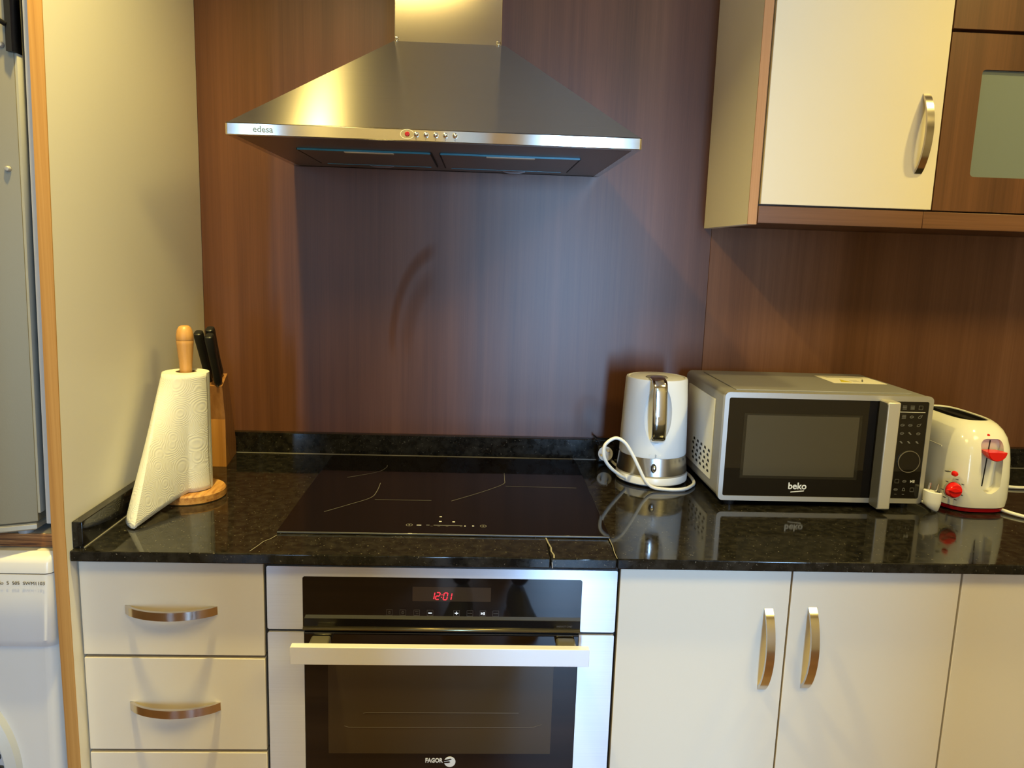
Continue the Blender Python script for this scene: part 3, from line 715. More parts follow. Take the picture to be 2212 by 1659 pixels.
MB().box(1.2405, 1.80, YC+0.002, YC+0.018, 1.4735, 1.5070, 0.0008, 1).build('light_rail', WALNUT_RAIL, gc)

# ================================================================== PAPER TOWEL
RC = (-0.217, -0.360)
hl = thing('paper_towel_holder', 'turned beech paper towel stand with a round base in the left corner', 'paper towel holder', (RC[0], RC[1], 0.90))
MB().lathe([(0.0, 0.9003), (0.0655, 0.9003), (0.0672, 0.902), (0.0672, 0.915), (0.0650, 0.918), (0.0, 0.918)], (*RC, 0), 56).build('base', BEECH_BASE, hl)
MB().lathe([(0.0115, 0.9175), (0.0115, 1.16), (0.0122, 1.170), (0.0140, 1.187), (0.0156, 1.205), (0.0160, 1.2105), (0.0154, 1.2120), (0.0161, 1.2135), (0.0158, 1.222), (0.0140, 1.232), (0.0105, 1.2385), (0.0075, 1.2405), (0.0, 1.2410)], (*RC, 0), 36).build('pole', BEECH, hl)
pr = thing('paper_towel_roll', 'white embossed paper towel roll with a loose sheet trailing onto the worktop', 'paper towel roll', (RC[0], RC[1], 0.919))
R_, Z0, Z1 = 0.0425, 0.9190, 1.1510
MB().lathe([(0.0195, Z0), (R_, Z0), (R_, Z1-.0008), (R_-.0008, Z1), (0.0195, Z1), (0.0195, Z0)], (*RC, 0), 56).build('roll', PAPER, pr)
MB().lathe([(0.0180, Z0), (0.0193, Z0), (0.0193, Z1+.0002), (0.0180, Z1+.0002), (0.0180, Z0)], (*RC, 0), 40).build('core', CARD, pr)
RS = R_+0.0006
def on(phi, z, r=RS): return Vector((RC[0]+r*cos(radians(phi)), RC[1]+r*sin(radians(phi)), z))
NU, NV = 44, 28
B2 = Vector((-0.2420, -0.5600, 0.9012)); B1 = Vector((-0.2790, -0.4930, 0.9075))
bot = []
for i in range(NU+1):
    u = i/NU
    if u < 0.30: bot.append(on(-12-(u/0.30)*62, 0.9205))
    elif u < 0.80:
        t = (u-0.30)/0.5; P0 = on(-74, 0.9205); P1 = P0+Vector((-0.016, -0.020, 0)); 
        q = (1-t)**2*P0 + 2*t*(1-t)*(P1+Vector((0, -0.022, -0.004))) + t*t*B2; bot.append(q)
    else:
        t = (u-0.80)/0.2; q = B2.lerp(B1, t); q += Vector((-0.010, -0.012, 0))*4*t*(1-t)*0.6; bot.append(q)
top = [on(-12-170*(i/NU), Z1-0.0006) for i in range(NU+1)]
mb = MB(); G = []
for j in range(NV+1):
    v = j/NV; row = []
    for i in range(NU+1):
        u = i/NU; p = top[i].lerp(bot[i], v)
        # keep the sheet outside the roll
        d_ = Vector((p.x-RC[0], p.y-RC[1])); 
        if d_.length < RS: d_ = d_.normalized()*RS; p.x = RC[0]+d_.x; p.y = RC[1]+d_.y
        p.x += 0.0012*sin(7*v+5*u)*v
        row.append(mb.bm.verts.new(p))
    G.append(row)
for a, b in zip(G, G[1:]):
    for i in range(NU): mb.bm.faces.new((a[i], a[i+1], b[i+1], b[i]))
ls = mb.build('loose_sheet', PAPER, pr, smooth=80)
sm = ls.modifiers.new('thickness', 'SOLIDIFY'); sm.thickness = 0.0005; sm.offset = 1

# ================================================================== KNIFE BLOCK
kb = thing('knife_block', 'slanted wooden knife block in the corner behind the paper towel', 'knife block', (-0.246, -0.09, 0.90))
kx0, kx1 = -0.2660, -0.2125
def skew(o):
    for v in o.data.vertices: v.co.x -= (v.co.y+ROOT[o.name].y+0.150)*0.13
    return o
up_poly = [(-0.150, 1.0105), (-0.1745, 1.0900), (-0.1095, 1.1080), (-0.0260, 0.9300), (-0.0260, 0.9005), (-0.100, 0.9005), (-0.146, 0.9700)]
ub = skew(MB().prism(up_poly, 'x', kx0, kx1).build('block', BLOCKSHADE, kb))
ft = MB().prism([(-0.1500, 0.9003), (-0.1500, 1.0100), (-0.1465, 1.0100), (-0.1455, 0.9690), (-0.1005, 0.9003)], 'x', kx0+.0003, kx1-.0003).build('foot', BLOCKWOOD, kb); skew(ft)
td = Vector((0, 0.065, 0.018)).normalized(); nd_ = Vector((0, -0.018, 0.065)).normalized()
def knife(x, s, label, ln, wd=0.011, th=0.0085, tilt=0.0, bolster=True):
    base = Vector((x, -0.1745, 1.0900)) + td*s
    k = thing('kitchen_knife', label, 'knife', tuple(base), group='knives in the wooden block')
    ax = (nd_ + Vector((tilt, -0.16, 0))).normalized(); side = Vector((1, 0, 0)); fb = ax.cross(side).normalized()
    rings = []
    for t, w_, h_ in ((0.0, 0.80, 0.85), (0.06, 0.98, 0.95), (0.35, 0.92, 0.85), (0.65, 0.98, 0.95), (0.92, 1.10, 1.05), (0.985, 1.02, 0.95), (1.0, 0.80, 0.75)):
        c = base + ax*(0.003+t*ln)
        rings.append([c + side*(th*w_*cos(a)*(abs(cos(a))**-0.35 if abs(cos(a)) > .01 else 1)) + fb*(wd*h_*sin(a)*(abs(sin(a))**-0.35 if abs(sin(a)) > .01 else 1)) for a in [2*pi*(i+.5)/16 for i in range(16)]])
    MB().loft(rings).build('handle', BLACK, k)
    mb = MB(); c = base + ax*0.0015
    mb.loft([[c + ax*dz + side*(0.0035*cos(a)) + fb*(0.010*sin(a)) for a in [2*pi*i/12 for i in range(12)]] for dz in (-0.0012, 0.0022)])
    mb.build('blade', CHROME, k)
    return k
knife(-0.2440, 0.026, 'black-handled knife leftmost in the wooden block', 0.122, tilt=-0.035)
knife(-0.2290, 0.050, 'black-handled knife in the rear of the block, half hidden by the right one', 0.122, tilt=-0.020)
knife(-0.2195, 0.010, 'black-handled knife in the front right of the block', 0.122, tilt=-0.005)
mb = MB()
for x, s in ((-0.2440, 0.026), (-0.2290, 0.050), (-0.2185, 0.010)):
    c = Vector((x, -0.1745, 1.0900))+td*s+nd_*0.0003
    vs = [mb.bm.verts.new(c+Vector((dx, 0, 0))+td*ds) for dx, ds in ((-.003, -.013), (.003, -.013), (.003, .013), (-.003, .013))]; mb.bm.faces.new(vs)
mb.build('slot', GAPBLACK, kb, recalc=False)

# ================================================================== KETTLE
KC = (0.7515, -0.1770)
kbse = thing('kettle_base', 'white round power base under the kettle with a looping white cord', 'kettle base', (KC[0], KC[1], 0.90))
MB().lathe([(0.0, 0.9035), (0.0760, 0.9035), (0.0800, 0.9065), (0.0805, 0.9180), (0.0790, 0.9225), (0.0, 0.9225)], (*KC, 0), 64).build('base', WHITE, kbse)
MB().lathe([(0.0, 0.9003), (0.066, 0.9003), (0.066, 0.9037), (0.0, 0.9037)], (*KC, 0), 40).build('foot_ring', BLACK, kbse)
cp_ = [(0.690, -0.215, 0.9105), (0.668, -0.238, 0.925), (0.6420, -0.258, 0.948), (0.6270, -0.268, 0.972), (0.6268, -0.270, 0.999), (0.6480, -0.270, 1.0150), (0.6690, -0.270, 1.0060), (0.6860, -0.270, 0.982), (0.7029, -0.270, 0.951), (0.7170, -0.270, 0.925), (0.7350, -0.272, 0.9085), (0.7664, -0.276, 0.9052), (0.8020, -0.272, 0.9052), (0.8260, -0.248, 0.9052), (0.8410, -0.215, 0.9052), (0.8435, -0.150, 0.9052), (0.830, -0.085, 0.9052)]
MB().tube(smoothpath(cp_, 6), 0.0037, 10).build('cord', CORD, kbse)
kt = thing('electric_kettle', 'white electric kettle with a steel band, left of the microwave', 'kettle', (KC[0], KC[1], 0.923))
MB().lathe([(0.0, 0.9230), (0.0770, 0.9230), (0.0790, 0.9265), (0.0745, 0.9650), (0.0, 0.9650)], (*KC, 0), 64).build('steel_band', mat('kettle_steel', (0.60, 0.58, 0.55), 0.25, 1.0), kt)
bd_ = MB().lathe([(0.0, 0.9652), (0.0735, 0.9652), (0.0750, 0.9680), (0.0735, 1.02), (0.0705, 1.09), (0.0682, 1.133), (0.0665, 1.1365), (0.0625, 1.1375), (0.0610, 1.1345), (0.0, 1.1335)], (*KC, 0), 72).build('body', WHITE, kt)
c_ = MB(); s_ = bmesh.ops.create_uvsphere(c_.bm, u_segments=28, v_segments=18, radius=1.0)
for v in s_['verts']: v.co = Vector((v.co.x*0.034+KC[0]-0.010, v.co.y*0.022+KC[1]-0.0745, v.co.z*0.066+1.066))
cut(bd_, c_)
for p_ in bd_.data.polygons: p_.use_smooth = True
try: bd_.data.set_sharp_from_angle(angle=radians(35))
except Exception: pass
MB().lathe([(0.0, 1.1400), (0.050, 1.1390), (0.0585, 1.1365), (0.0600, 1.1335), (0.0, 1.1330)], (*KC, 0), 56).build('lid', WHITE, kt)
mb = MB(); mb.lathe([(0.0, 1.1420), (0.022, 1.1415), (0.0245, 1.1395), (0.0, 1.1390)], (KC[0]-0.007, KC[1]-0.030, 0), 32)
l = mb.build('lid_button', mat('smoky_plastic', (0.28, 0.26, 0.20), 0.2), kt); l['label'] = 'smoky grey oval lid button'
# bowed chrome handle facing the room
HP = smoothpath([(KC[0]-0.011, -0.225, 1.1400), (KC[0]-0.011, -0.2475, 1.1385), (KC[0]-0.011, -0.2610, 1.1300), (KC[0]-0.011, -0.2665, 1.105), (KC[0]-0.010, -0.2690, 1.07), (KC[0]-0.009, -0.2680, 1.040), (KC[0]-0.008, -0.2625, 1.016), (KC[0]-0.007, -0.2500, 1.0065), (KC[0]-0.007, -0.2460, 1.0085)], 5)
rings = []
for i, p in enumerate(HP):
    t = (HP[min(i+1, len(HP)-1)]-HP[max(i-1, 0)]).normalized(); sd = Vector((1, 0, 0)); nn = t.cross(sd).normalized()
    rings.append([p + sd*0.0158*(abs(cos(a))**0.6)*(1 if cos(a) > 0 else -1) + nn*0.0052*(abs(sin(a))**0.8)*(1 if sin(a) > 0 else -1) for a in [2*pi*(k+.5)/20 for k in range(20)]])
h = MB().loft(rings).build('handle', mat('chromed_plastic', (0.72, 0.70, 0.67), 0.10, 1.0), kt); h['label'] = 'shiny chrome-look handle'
sw = MB().lathe([(0.0, -0.0030), (0.0058, -0.0026), (0.0070, -0.0010), (0.0072, 0.003)], (0, 0, 0), 28, 'y')
for v in sw.bm.verts: v.co = Vector((v.co.x*0.92+0.7395, v.co.y-0.2528, v.co.z*1.45+0.9445))
sw = sw.build('switch', GAPBLACK, kt)
sw2 = MB(); u_ = bmesh.ops.create_uvsphere(sw2.bm, u_segments=16, v_segments=10, radius=1.0)
for v in u_['verts']: v.co = Vector((v.co.x*0.0046+0.7401, v.co.y*0.003-0.2553, v.co.z*0.0078+0.9435))
sw2.build('rocker', CHROME2, sw)
text('lettering', 'O', 0.0050, (0.7305, -0.2535, 0.9470), PRINT_G, kt); text('lettering', 'I', 0.0050, (0.7312, -0.2550, 0.9368), PRINT_G, kt)
text('lettering', 'C', 0.0085, (0.7275, -0.2503, 0.9700), PRINT_W, kt); text('lettering', '2', 0.0085, (0.7400, -0.2520, 0.9695), PRINT_G, kt); text('lettering', 'M', 0.0085, (0.7475, -0.2520, 0.9690), PRINT_W, kt)

# plugs behind the kettle, at the upstand
pl = thing('power_plug', 'white mains plug lying on the worktop behind the kettle', 'plug', (0.672, -0.062, 0.90))
mb = MB(); mb.lathe([(0.0, -0.020), (0.013, -0.019), (0.0165, -0.012), (0.0175, 0.004), (0.0175, 0.012), (0.0, 0.012)], (0, 0, 0), 28, 'z')
RM = Matrix.Translation((0.664, -0.068, 0.9275)) @ Euler((radians(70), radians(-35), 0)).to_matrix().to_4x4()
mb.bm.transform(RM); mb.build('body', WHITE, pl)
mb = MB()
for dx in (-.0095, .0095):
    mb.tube([RM @ Vector((dx, 0, .012)), RM @ Vector((dx, 0, .030))], 0.0024, 8)
mb.build('pin', CHROME2, pl)
MB().tube(smoothpath([RM @ Vector((0, 0, -.018)), RM @ Vector((0.0, -0.004, -.036)), (0.690, -0.10, 0.9055), (0.715, -0.088, 0.9052), (0.745, -0.080, 0.9052)], 6), 0.0034, 8).build('cord', CORD, pl)
bp = thing('black_adapter', 'small black adapter with a thin lead against the upstand behind the kettle', 'adapter', (0.66, -0.035, 0.90))
MB().box(0.648, 0.690, -0.0475, -0.0225, 0.9004, 0.943, 0.004, 2).build('body', BLACK, bp)
MB().tube(smoothpath([(0.655, -0.034, 0.942), (0.650, -0.030, 0.951), (0.643, -0.026, 0.956), (0.6405, -0.022, 0.962), (0.655, -0.014, 0.953), (0.70, -0.010, 0.9535)], 6), 0.0016, 8).build('lead', BLACK, bp)

# ================================================================== MICROWAVE
mw = thing('microwave_oven', 'silver microwave oven with a black glass door between kettle and toaster', 'microwave', (1.064, -0.22, 0.90))
mx0, mx1, myf, myb, mz0, mz1 = 0.8490, 1.2775, -0.366, -0.072, 0.9128, 1.1372
body = MB()
def mring(y, ins=0.0, r=0.012):
    return [(x, y, z) for x, z in rrect(mx0+ins, mx1-ins, mz0+ins, mz1-ins, r, 5)]
body.loft([mring(myf+0.012), mring(myf+0.03), mring(myb+0.004), mring(myb, 0.004)])
body.build('housing', SILVERTOP, mw)
# raised frames pressed in the top and left side
MB().box(mx0+0.03, mx1-0.03, myf+0.030, myb-0.0+0.004-0.03, mz1-0.001, mz1+0.0022, 0.002, 2).build('top_pressing', SILVERTOP, mw)
MB().box(mx0-0.0022, mx0+0.001, -0.305, -0.098, 0.938, 1.112, 0.002, 2).build('side_pressing', mat('silver_side_lit', (0.78, 0.80, 0.84), 0.40, 0.0), mw)  # paler than the housing: daylight on this side is put into the colour
ven = None
for i in range(5):
    for j in range(5):
        yy = -0.290 + j*0.0285 + (0.007 if i % 2 else 0); zz = 0.9530 + i*0.0110
        if yy > -0.145: continue
        if ven is None:
            ven = MB().prism([(-.0065, -.0022), (.0065, -.0022), (.0042, .0030), (-.0042, .0030)], 'x', -0.0006, 0.0006).build('vent_hole', GAPBLACK, None)
            o = ven
        else:
            o = ven.copy(); COL.objects.link(o)
        o.parent = mw; o.location = Vector((mx0-0.0024, yy, zz)) - ROOT[mw.name]
mb = MB().holed(rrect(mx0-.0005, mx1+.0005, mz0-.0005, mz1+.0005, 0.010), rrect(mx0+.0085, mx1-.0085, mz0+.0095, mz1-.0105, 0.004), myf, myf+0.012)
mb.build('front_frame', SILVER, mw)
dr_ = MB().box(mx0+.0085, 1.1900, myf+.0015, myf+.010, mz0+.0095, mz1-.0105).build('door', GLASSBLACK, mw)
MB().box(0.8968, 1.1280, myf+.0009, myf+.0016, 0.9655, 1.0914).build('window', MWWIN, dr_)
mb = MB()
for a, b, c, d in ((0.8905, 1.1345, 1.0914, 1.0950), (0.8905, 1.1345, 0.9600, 0.9655), (0.8905, 0.8968, 0.9655, 1.0914), (1.1280, 1.1345, 0.9655, 1.0914)):
    mb.box(a, b, myf+.0010, myf+.0016, c, d)
mb.build('window_border', mat('window_border', (0.018, 0.015, 0.010), 0.08, spec=0.6), dr_)
MB().box(mx0+.0085, 1.1680, myf+.0011, myf+.0016, 0.9222, 0.9760).build('lower_band', GLASSBLACK, dr_)
MB().box(1.1915, mx1-.0085, myf+.0012, myf+.010, mz0+.0095, mz1-.0105).build('control_panel', GLASSBLACK, mw)
hp = MB(); hp.box(1.1655, 1.1925, -0.399, -0.3662, 0.9085, 1.1300, 0.003, 3)
hp = hp.build('handle', mat('handle_silver', (0.56, 0.53, 0.47), 0.4, 0.4), dr_)
MB().prism([(-0.3965, 0.9115), (-0.3995, 0.9150), (-0.3995, 1.1240), (-0.3960, 1.1275), (-0.3680, 1.1275), (-0.3680, 0.9115)], 'x', 1.1648, 1.1657).build('handle_side', mat('handle_grey', (0.13, 0.13, 0.135), 0.4, 0.3), dr_)
text('lettering', 'beko', 0.0195, (1.0125, myf+.0007, 0.9385), PRINT_W, dr_, align='CENTER', bold=0.0004)
MB().prism([(0.9990, 0.9310), (1.0270, 0.9338), (1.0275, 0.9358), (0.9995, 0.9328)], 'y', myf+.0005, myf+.0011).build('underline', PRINT_W, dr_)
MB().box(1.2100, 1.2630, myf+.0006, myf+.0013, 1.1044, 1.1053).build('panel_line', PRINT_W, mw)
ring = MB()
for k in range(40):
    a, b = 2*pi*k/40, 2*pi*(k+1)/40; R1, R2 = 0.0232, 0.0218
    ring.prism([(1.2400+R1*cos(a), 1.0015+R1*sin(a)), (1.2400+R1*cos(b), 1.0015+R1*sin(b)), (1.2400+R2*cos(b), 1.0015+R2*sin(b)), (1.2400+R2*cos(a), 1.0015+R2*sin(a))], 'y', myf-.0016, myf+.0013)
ring.build('dial_ring', mat('dial_metal', (0.35, 0.33, 0.30), 0.3, 0.8), mw)
MB().lathe([(0, -.0012), (0.0217, -.0010), (0.0217, .002)], (1.2400, myf, 1.0015), 36, 'y').build('dial', GLASSBLACK, mw)
def icon(kind, x, z, s=0.0042, m=PRINT_G):
    mb = MB(); y0, y1 = myf+.0006, myf+.0013; t = 0.0005
    if kind == 'box':
        for a, b, c, d in ((x-s, x+s, z+s-t, z+s), (x-s, x+s, z-s, z-s+t), (x-s, x-s+t, z-s, z+s), (x+s-t, x+s, z-s, z+s)): mb.box(a, b, y0, y1, c, d)
    elif kind == 'lines':
        for k in (-1, -.33, .33, 1): mb.box(x-s, x+s, y0, y1, z+k*s*.8-t, z+k*s*.8+t)
    elif kind == 'play':
        mb.prism([(x-s, z-s*.7), (x, z), (x-s, z+s*.7)], 'y', y0, y1).box(x+.0003, x+.0010, y0, y1, z-s*.7, z+s*.7).box(x+.0018, x+.0028, y0, y1, z-s*.7, z+s*.7).box(x+.0036, x+.0046, y0, y1, z-s*.7, z+s*.7)
    elif kind == 'oval' or kind == 'leg':
        n = 14; ang = 0.5 if kind == 'leg' else 0.12
        def pt_(k, f): 
            a = 2*pi*k/n; ex, ez = s*f*cos(a), s*.62*f*sin(a); return (x+ex*cos(ang)-ez*sin(ang), z+ex*sin(ang)+ez*cos(ang))
        for k in range(n): mb.prism([pt_(k, 1), pt_(k+1, 1), pt_(k+1, .74), pt_(k, .74)], 'y', y0, y1)
        if kind == 'leg': mb.prism([(x+s*.7, z+s*.3), (x+s*1.25, z+s*.75), (x+s*1.1, z+s*.95), (x+s*.6, z+s*.5)], 'y', y0, y1)
        else: mb.box(x-s*.55, x+s*.5, y0, y1, z-t*.7, z+t*.7)
    elif kind == 'fish':
        mb.prism([(x-s, z+s*.5), (x-s*.2, z+s*.7), (x+s*.9, z-s*.5), (x+s*.2, z-s*.6)], 'y', y0, y1)
    elif kind == 'bell':
        for q in ([(x-s*.8, z-s*.7), (x+s*.8, z-s*.7), (x+s*.8, z-s*.5), (x-s*.8, z-s*.5)], [(x-s*.7, z-s*.6), (x-s*.45, z-s*.6), (x-s*.3, z+s*.6), (x-s*.5, z+s*.6)], [(x+s*.7, z-s*.6), (x+s*.45, z-s*.6), (x+s*.3, z+s*.6), (x+s*.5, z+s*.6)], [(x-s*.5, z+s*.6), (x+s*.5, z+s*.6), (x+s*.3, z+s*.9), (x-s*.3, z+s*.9)]): mb.prism(q, 'y', y0, y1)
    elif kind == 'text': mb.box(x-s*.8, x-s*.1, y0, y1, z-t, z+t).box(x+s*.1, x+s*.7, y0, y1, z-t, z+t)
    mb.build('key_symbol', m, mw)
for zz, xs, ks in ((1.1143, (1.219, 1.2353, 1.2526), ('lines', 'lines', 'box')), (1.0950, (1.2193, 1.2357, 1.253), ('lines', 'oval', 'leg')),
                   (1.0777, (1.2185, 1.2349, 1.2522), ('oval', 'oval', 'leg')), (1.0603, (1.2192, 1.236, 1.2534), ('oval', 'fish', 'oval')),
                   (1.0418, (1.2198, 1.2357, 1.2532), ('fish', 'fish', 'fish')), (0.9593, (1.2202, 1.2362, 1.2528), ('box', 'oval', 'play')),
                   (0.9415, (1.2197, 1.2364, 1.254), ('oval', 'bell', 'box')), (0.9313, (1.2204, 1.2365), ('text', 'text'))):
    for x, k in zip(xs, ks): icon(k, x, zz, 0.0042 if k != 'text' else 0.003, PRINT_W if k == 'play' else PRINT_G)
lb = MB().box(1.1330, 1.2520, -0.2270, -0.1230, mz1+0.0020, mz1+0.0026).build('sticker', LABELPAPER, mw); lb['label'] = 'white warning sticker with a yellow symbol'
zz = mz1+0.0026
MB().prism([(1.1560, -0.212), (1.1800, -0.212), (1.1680, -0.176)], 'z', zz-.0002, zz+.0003).build('warning_triangle', YELLOW, lb)
mb = MB()
for k in range(3): mb.box(1.150, 1.235, -0.150+k*.007, -0.1485+k*.007, zz-.0002, zz+.0002)
mb.prism([(1.205, -0.205), (1.2085, -0.205), (1.2255, -0.170), (1.222, -0.170)], 'z', zz-.0002, zz+.0003)
for k in range(3): mb.box(1.186, 1.203, -0.205+k*.009, -0.2035+k*.009, zz-.0002, zz+.0002)
mb.build('sticker_print', PRINT_G, lb)
for x, y in ((mx0+.03, myf+.02), (mx1-.03, myf+.02), (mx0+.03, myb-.03), (mx1-.03, myb-.03)):
    MB().lathe([(0, 0.9003), (0.010, 0.9003), (0.012, mz0+.001), (0, mz0+.001)], (x, y, 0), 18).build('foot', BLACK, mw)

# ================================================================== TOASTER
TX, TY0, TY1 = 1.3960, -0.3930, -0.1150
to = thing('toaster', 'cream-white toaster with red lever, knob and base, right of the microwave', 'toaster', (TX, -0.25, 0.90))
def tring(z, hw, y0, y1, n=3.2, N=64):
    cy_ = (y0+y1)/2; hy_ = (y1-y0)/2; P = []
    for i in range(N):
        a = 2*pi*i/N; c, s = cos(a), sin(a)
        P.append((TX+hw*abs(c)**(2/n)*(1 if c >= 0 else -1), cy_+hy_*abs(s)**(2/n)*(1 if s >= 0 else -1), z))
    return P
prof = [(0.9105, .0745, TY0+.006, TY1-.006), (0.9125, .0765, TY0+.003, TY1-.003), (0.93, .0775, TY0, TY1), (0.975, .0770, TY0+.001, TY1-.001), (1.010, .0750, TY0+.004, TY1-.004), (1.035, .0720, TY0+.008, TY1-.008), (1.055, .0670, TY0+.015, TY1-.015), (1.069, .0600, TY0+.025, TY1-.025), (1.079, .0510, TY0+.037, TY1-.037), (1.0845, .0430, TY0+.048, TY1-.048), (1.0860, .0385, TY0+.053, TY1-.053), (1.0845, .0360, TY0+.056, TY1-.056), (1.075, .0352, TY0+.057, TY1-.057)]
tb = MB().loft([tring(*p) for p in prof]).build('body', WHITEGLOSS, to, smooth=60)
MB().loft([tring(1.0828, .0352, TY0+.0568, TY1-.0568), tring(1.0762, .0344, TY0+.0576, TY1-.0576)], cap0=False).build('slot_shade', GAPBLACK, to)  # black faces stand in for the shade inside the slot
MB().box(TX-.003, TX+.003, TY0+.062, TY1-.062, 1.0760, 1.0815).build('slot_divider', GAPBLACK, to)
MB().loft([tring(0.9004, .068, TY0+.012, TY1-.012), tring(0.9030, .0735, TY0+.006, TY1-.006), tring(0.9100, .0755, TY0+.0045, TY1-.0045)]).build('base', REDDARK, to)
c_ = MB(); cc = [(x, TY0-.03, z) for x, z in rrect(1.3800, 1.4270, 0.9440, 1.0680, 0.0200, 8)]
cc = []
for x, z in rrect(1.3770, 1.4255, 0.9440, 1.0560, 0.0150, 8):
    k = max(0.0, (0.975-z)/0.031); mid = 1.4013
    cc.append((mid+(x-mid)*(math.sqrt(max(0.02, 1-min(k, 1)**2*.9))), z))
c_.prism(cc, 'y', TY0-.03, TY0+.0260)
cut(tb, c_)
for p_ in tb.data.polygons: p_.use_smooth = True
try: tb.data.set_sharp_from_angle(angle=radians(40))
except Exception: pass
yr = TY0+.0256
MB().prism([(1.4036, 1.0510), (1.4053, 1.0510), (1.4005, 0.9530), (1.3988, 0.9530)], 'y', yr-.0012, yr+.0004).build('lever_slot', GAPBLACK, to)
mb = MB(); n = 12
poly = [(1.4030+0.0205*cos(pi+pi*i/n), 1.0330+0.0190*sin(pi+pi*i/n)) for i in range(n+1)]
rings = []
for y, f in ((yr-.003, .72), (TY0+.006, .96), (TY0-.004, 1.0), (TY0-.0085, .97), (TY0-.010, .88)):
    rings.append([(1.4010+(x-1.4030)*f, y, 1.0300+(z-1.0300)*f) for x, z in poly])
mb.loft(rings); mb.build('lever', RED, to)
yk = TY0+0.006
ky = (1.3270, 0.9500)
mb = MB(); mb.lathe([(0.0, -.012), (0.0125, -.0115), (0.0150, -.008), (0.0160, .004)], (ky[0], yk, ky[1]), 32, 'y')
kn = mb.build('knob', RED, to)
MB().prism([(ky[0]-.0190, ky[1]+.0035), (ky[0]-.0040, ky[1]+.0065), (ky[0]+.011, ky[1]+.0005), (ky[0]-.0040, ky[1]-.0015)], 'y', yk-.0155, yk-.009).build('pointer', RED, kn)
MB().lathe([(0.0172, -.001), (0.0180, -.0012), (0.0180, .004)], (ky[0], yk, ky[1]), 32, 'y').build('knob_ring', GREYPLASTIC, to)
MB().lathe([(0.0, -.006), (0.0035, -.0055), (0.0054, -.002), (0.0056, .004)], (1.3285, TY0+.008, 0.9830), 20, 'y').build('cancel_button', RED, to)
mb = MB()
mb.box(1.3125, 1.3205, TY0+.0100, TY0+.0180, 0.9855, 0.9870)
for a in (30, 75, 130, 178, 225, 290, 330):
    x, z = ky[0]+.0225*cos(radians(a)), ky[1]+.0225*sin(radians(a)); mb.box(x-.0013, x+.0013, TY0+.0030, TY0+.0095, z-.0006, z+.0006)
mb.build('dial_marks', PRINT_B, to)
MB().lathe([(0.0, -.001), (0.0028, -.0008), (0.003, .003)], (1.3960, TY0+.0200, 1.0620), 14, 'y').build('indicator', RED, to)
MB().box(TX-.0775, TX-.0760, TY0+.05, TY1-.05, 1.030, 1.0325).build('side_ridge', WHITEGLOSS, to)
MB().tube(smoothpath([(1.436, -0.352, 0.9065), (1.449, -0.392, 0.9052), (1.470, -0.420, 0.9045), (1.51, -0.455, 0.9042), (1.58, -0.50, 0.9042)], 6), 0.0036, 10).build('cord', CORD, to)
wc2 = tag(MB().tube(smoothpath([(1.470, -0.160, 0.9042), (1.53, -0.183, 0.9042), (1.59, -0.206, 0.9042), (1.66, -0.20, 0.9042), (1.75, -0.17, 0.9042), (1.9, -0.15, 0.9042)], 6), 0.0036, 10).build('white_cable', CORD), 'thin white cable lying on the worktop behind the toaster at the right edge', 'cable')

# loose mains plug in front of the microwave, pins up
pg = thing('power_plug', 'white two-pin plug standing pins-up at the microwave\'s front right corner', 'plug', (1.2965, -0.380, 0.90))
PX, PY = 1.2895, -0.3805
mb = MB()
def pring(z, a, b, sx=0): return [(PX+sx+a*abs(cos(t))**.8*(1 if cos(t) > 0 else -1), PY+b*abs(sin(t))**.8*(1 if sin(t) > 0 else -1), z+(cos(t)*-.0030)) for t in [2*pi*(k+.5)/28 for k in range(28)]]
mb.loft([pring(0.9042, .008, .006, .004), pring(0.9075, .0115, .009, .003), pring(0.915, .0155, .0115, .0005), pring(0.9225, .0176, .0130), pring(0.943, .0180, .0133), pring(0.9442, .0168, .0122)])
mb.build('body', WHITE, pg)
for dx in (-.0075, .0095):
    MB().tube([(PX+dx, PY+.003, 0.9420-dx*.15), (PX+dx+.0015, PY+.003, 0.9550-dx*.15), (PX+dx+.0022, PY+.003, 0.9600-dx*.15)], [0.0024, 0.0024, 0.0016], 10).build('pin', CHROME2, pg)
MB().box(PX+.0015, PX+.012, PY-.0065, PY-.0035, 0.9425, 0.9446).build('earth_slot', GAPBLACK, pg)
MB().tube(smoothpath([(PX+.003, PY+.004, 0.9085), (PX+.012, PY+.026, 0.9045), (PX+.012, PY+.075, 0.9045), (PX+.010, PY+.16, 0.9045), (PX+.014, PY+.26, 0.9045)], 6), 0.0032, 8).build('cord', CORD, pg)

# ================================================================== PERSON (behind the camera, mirrored in the oven glass)
pe = thing('person', 'person in dark trousers and grey trainers, mirrored in the oven control glass', 'person', (0.42, -2.24, 0))
def skin(name, V, E, R, m, parent, root=0, sub=2):
    me = bpy.data.meshes.new(name); me.from_pydata([Vector(v)-ROOT[parent.name] for v in V], E, [])
    o = bpy.data.objects.new(name, me); COL.objects.link(o); o.parent = parent; ROOT[o.name] = ROOT[parent.name]
    sk = o.modifiers.new('skin', 'SKIN'); sk.use_smooth_shade = True
    for i, r in enumerate(R):
        d = me.skin_vertices[0].data[i]; d.radius = (r, r) if not isinstance(r, tuple) else r; d.use_root = (i == root)
    ss = o.modifiers.new('sub', 'SUBSURF'); ss.levels = sub; ss.render_levels = sub
    dg = bpy.context.evaluated_depsgraph_get(); dg.update()
    nm = bpy.data.meshes.new_from_object(o.evaluated_get(dg)); o.modifiers.clear(); o.data = nm
    nm.materials.clear(); nm.materials.append(m)
    for p in nm.polygons: p.use_smooth = True
    return o
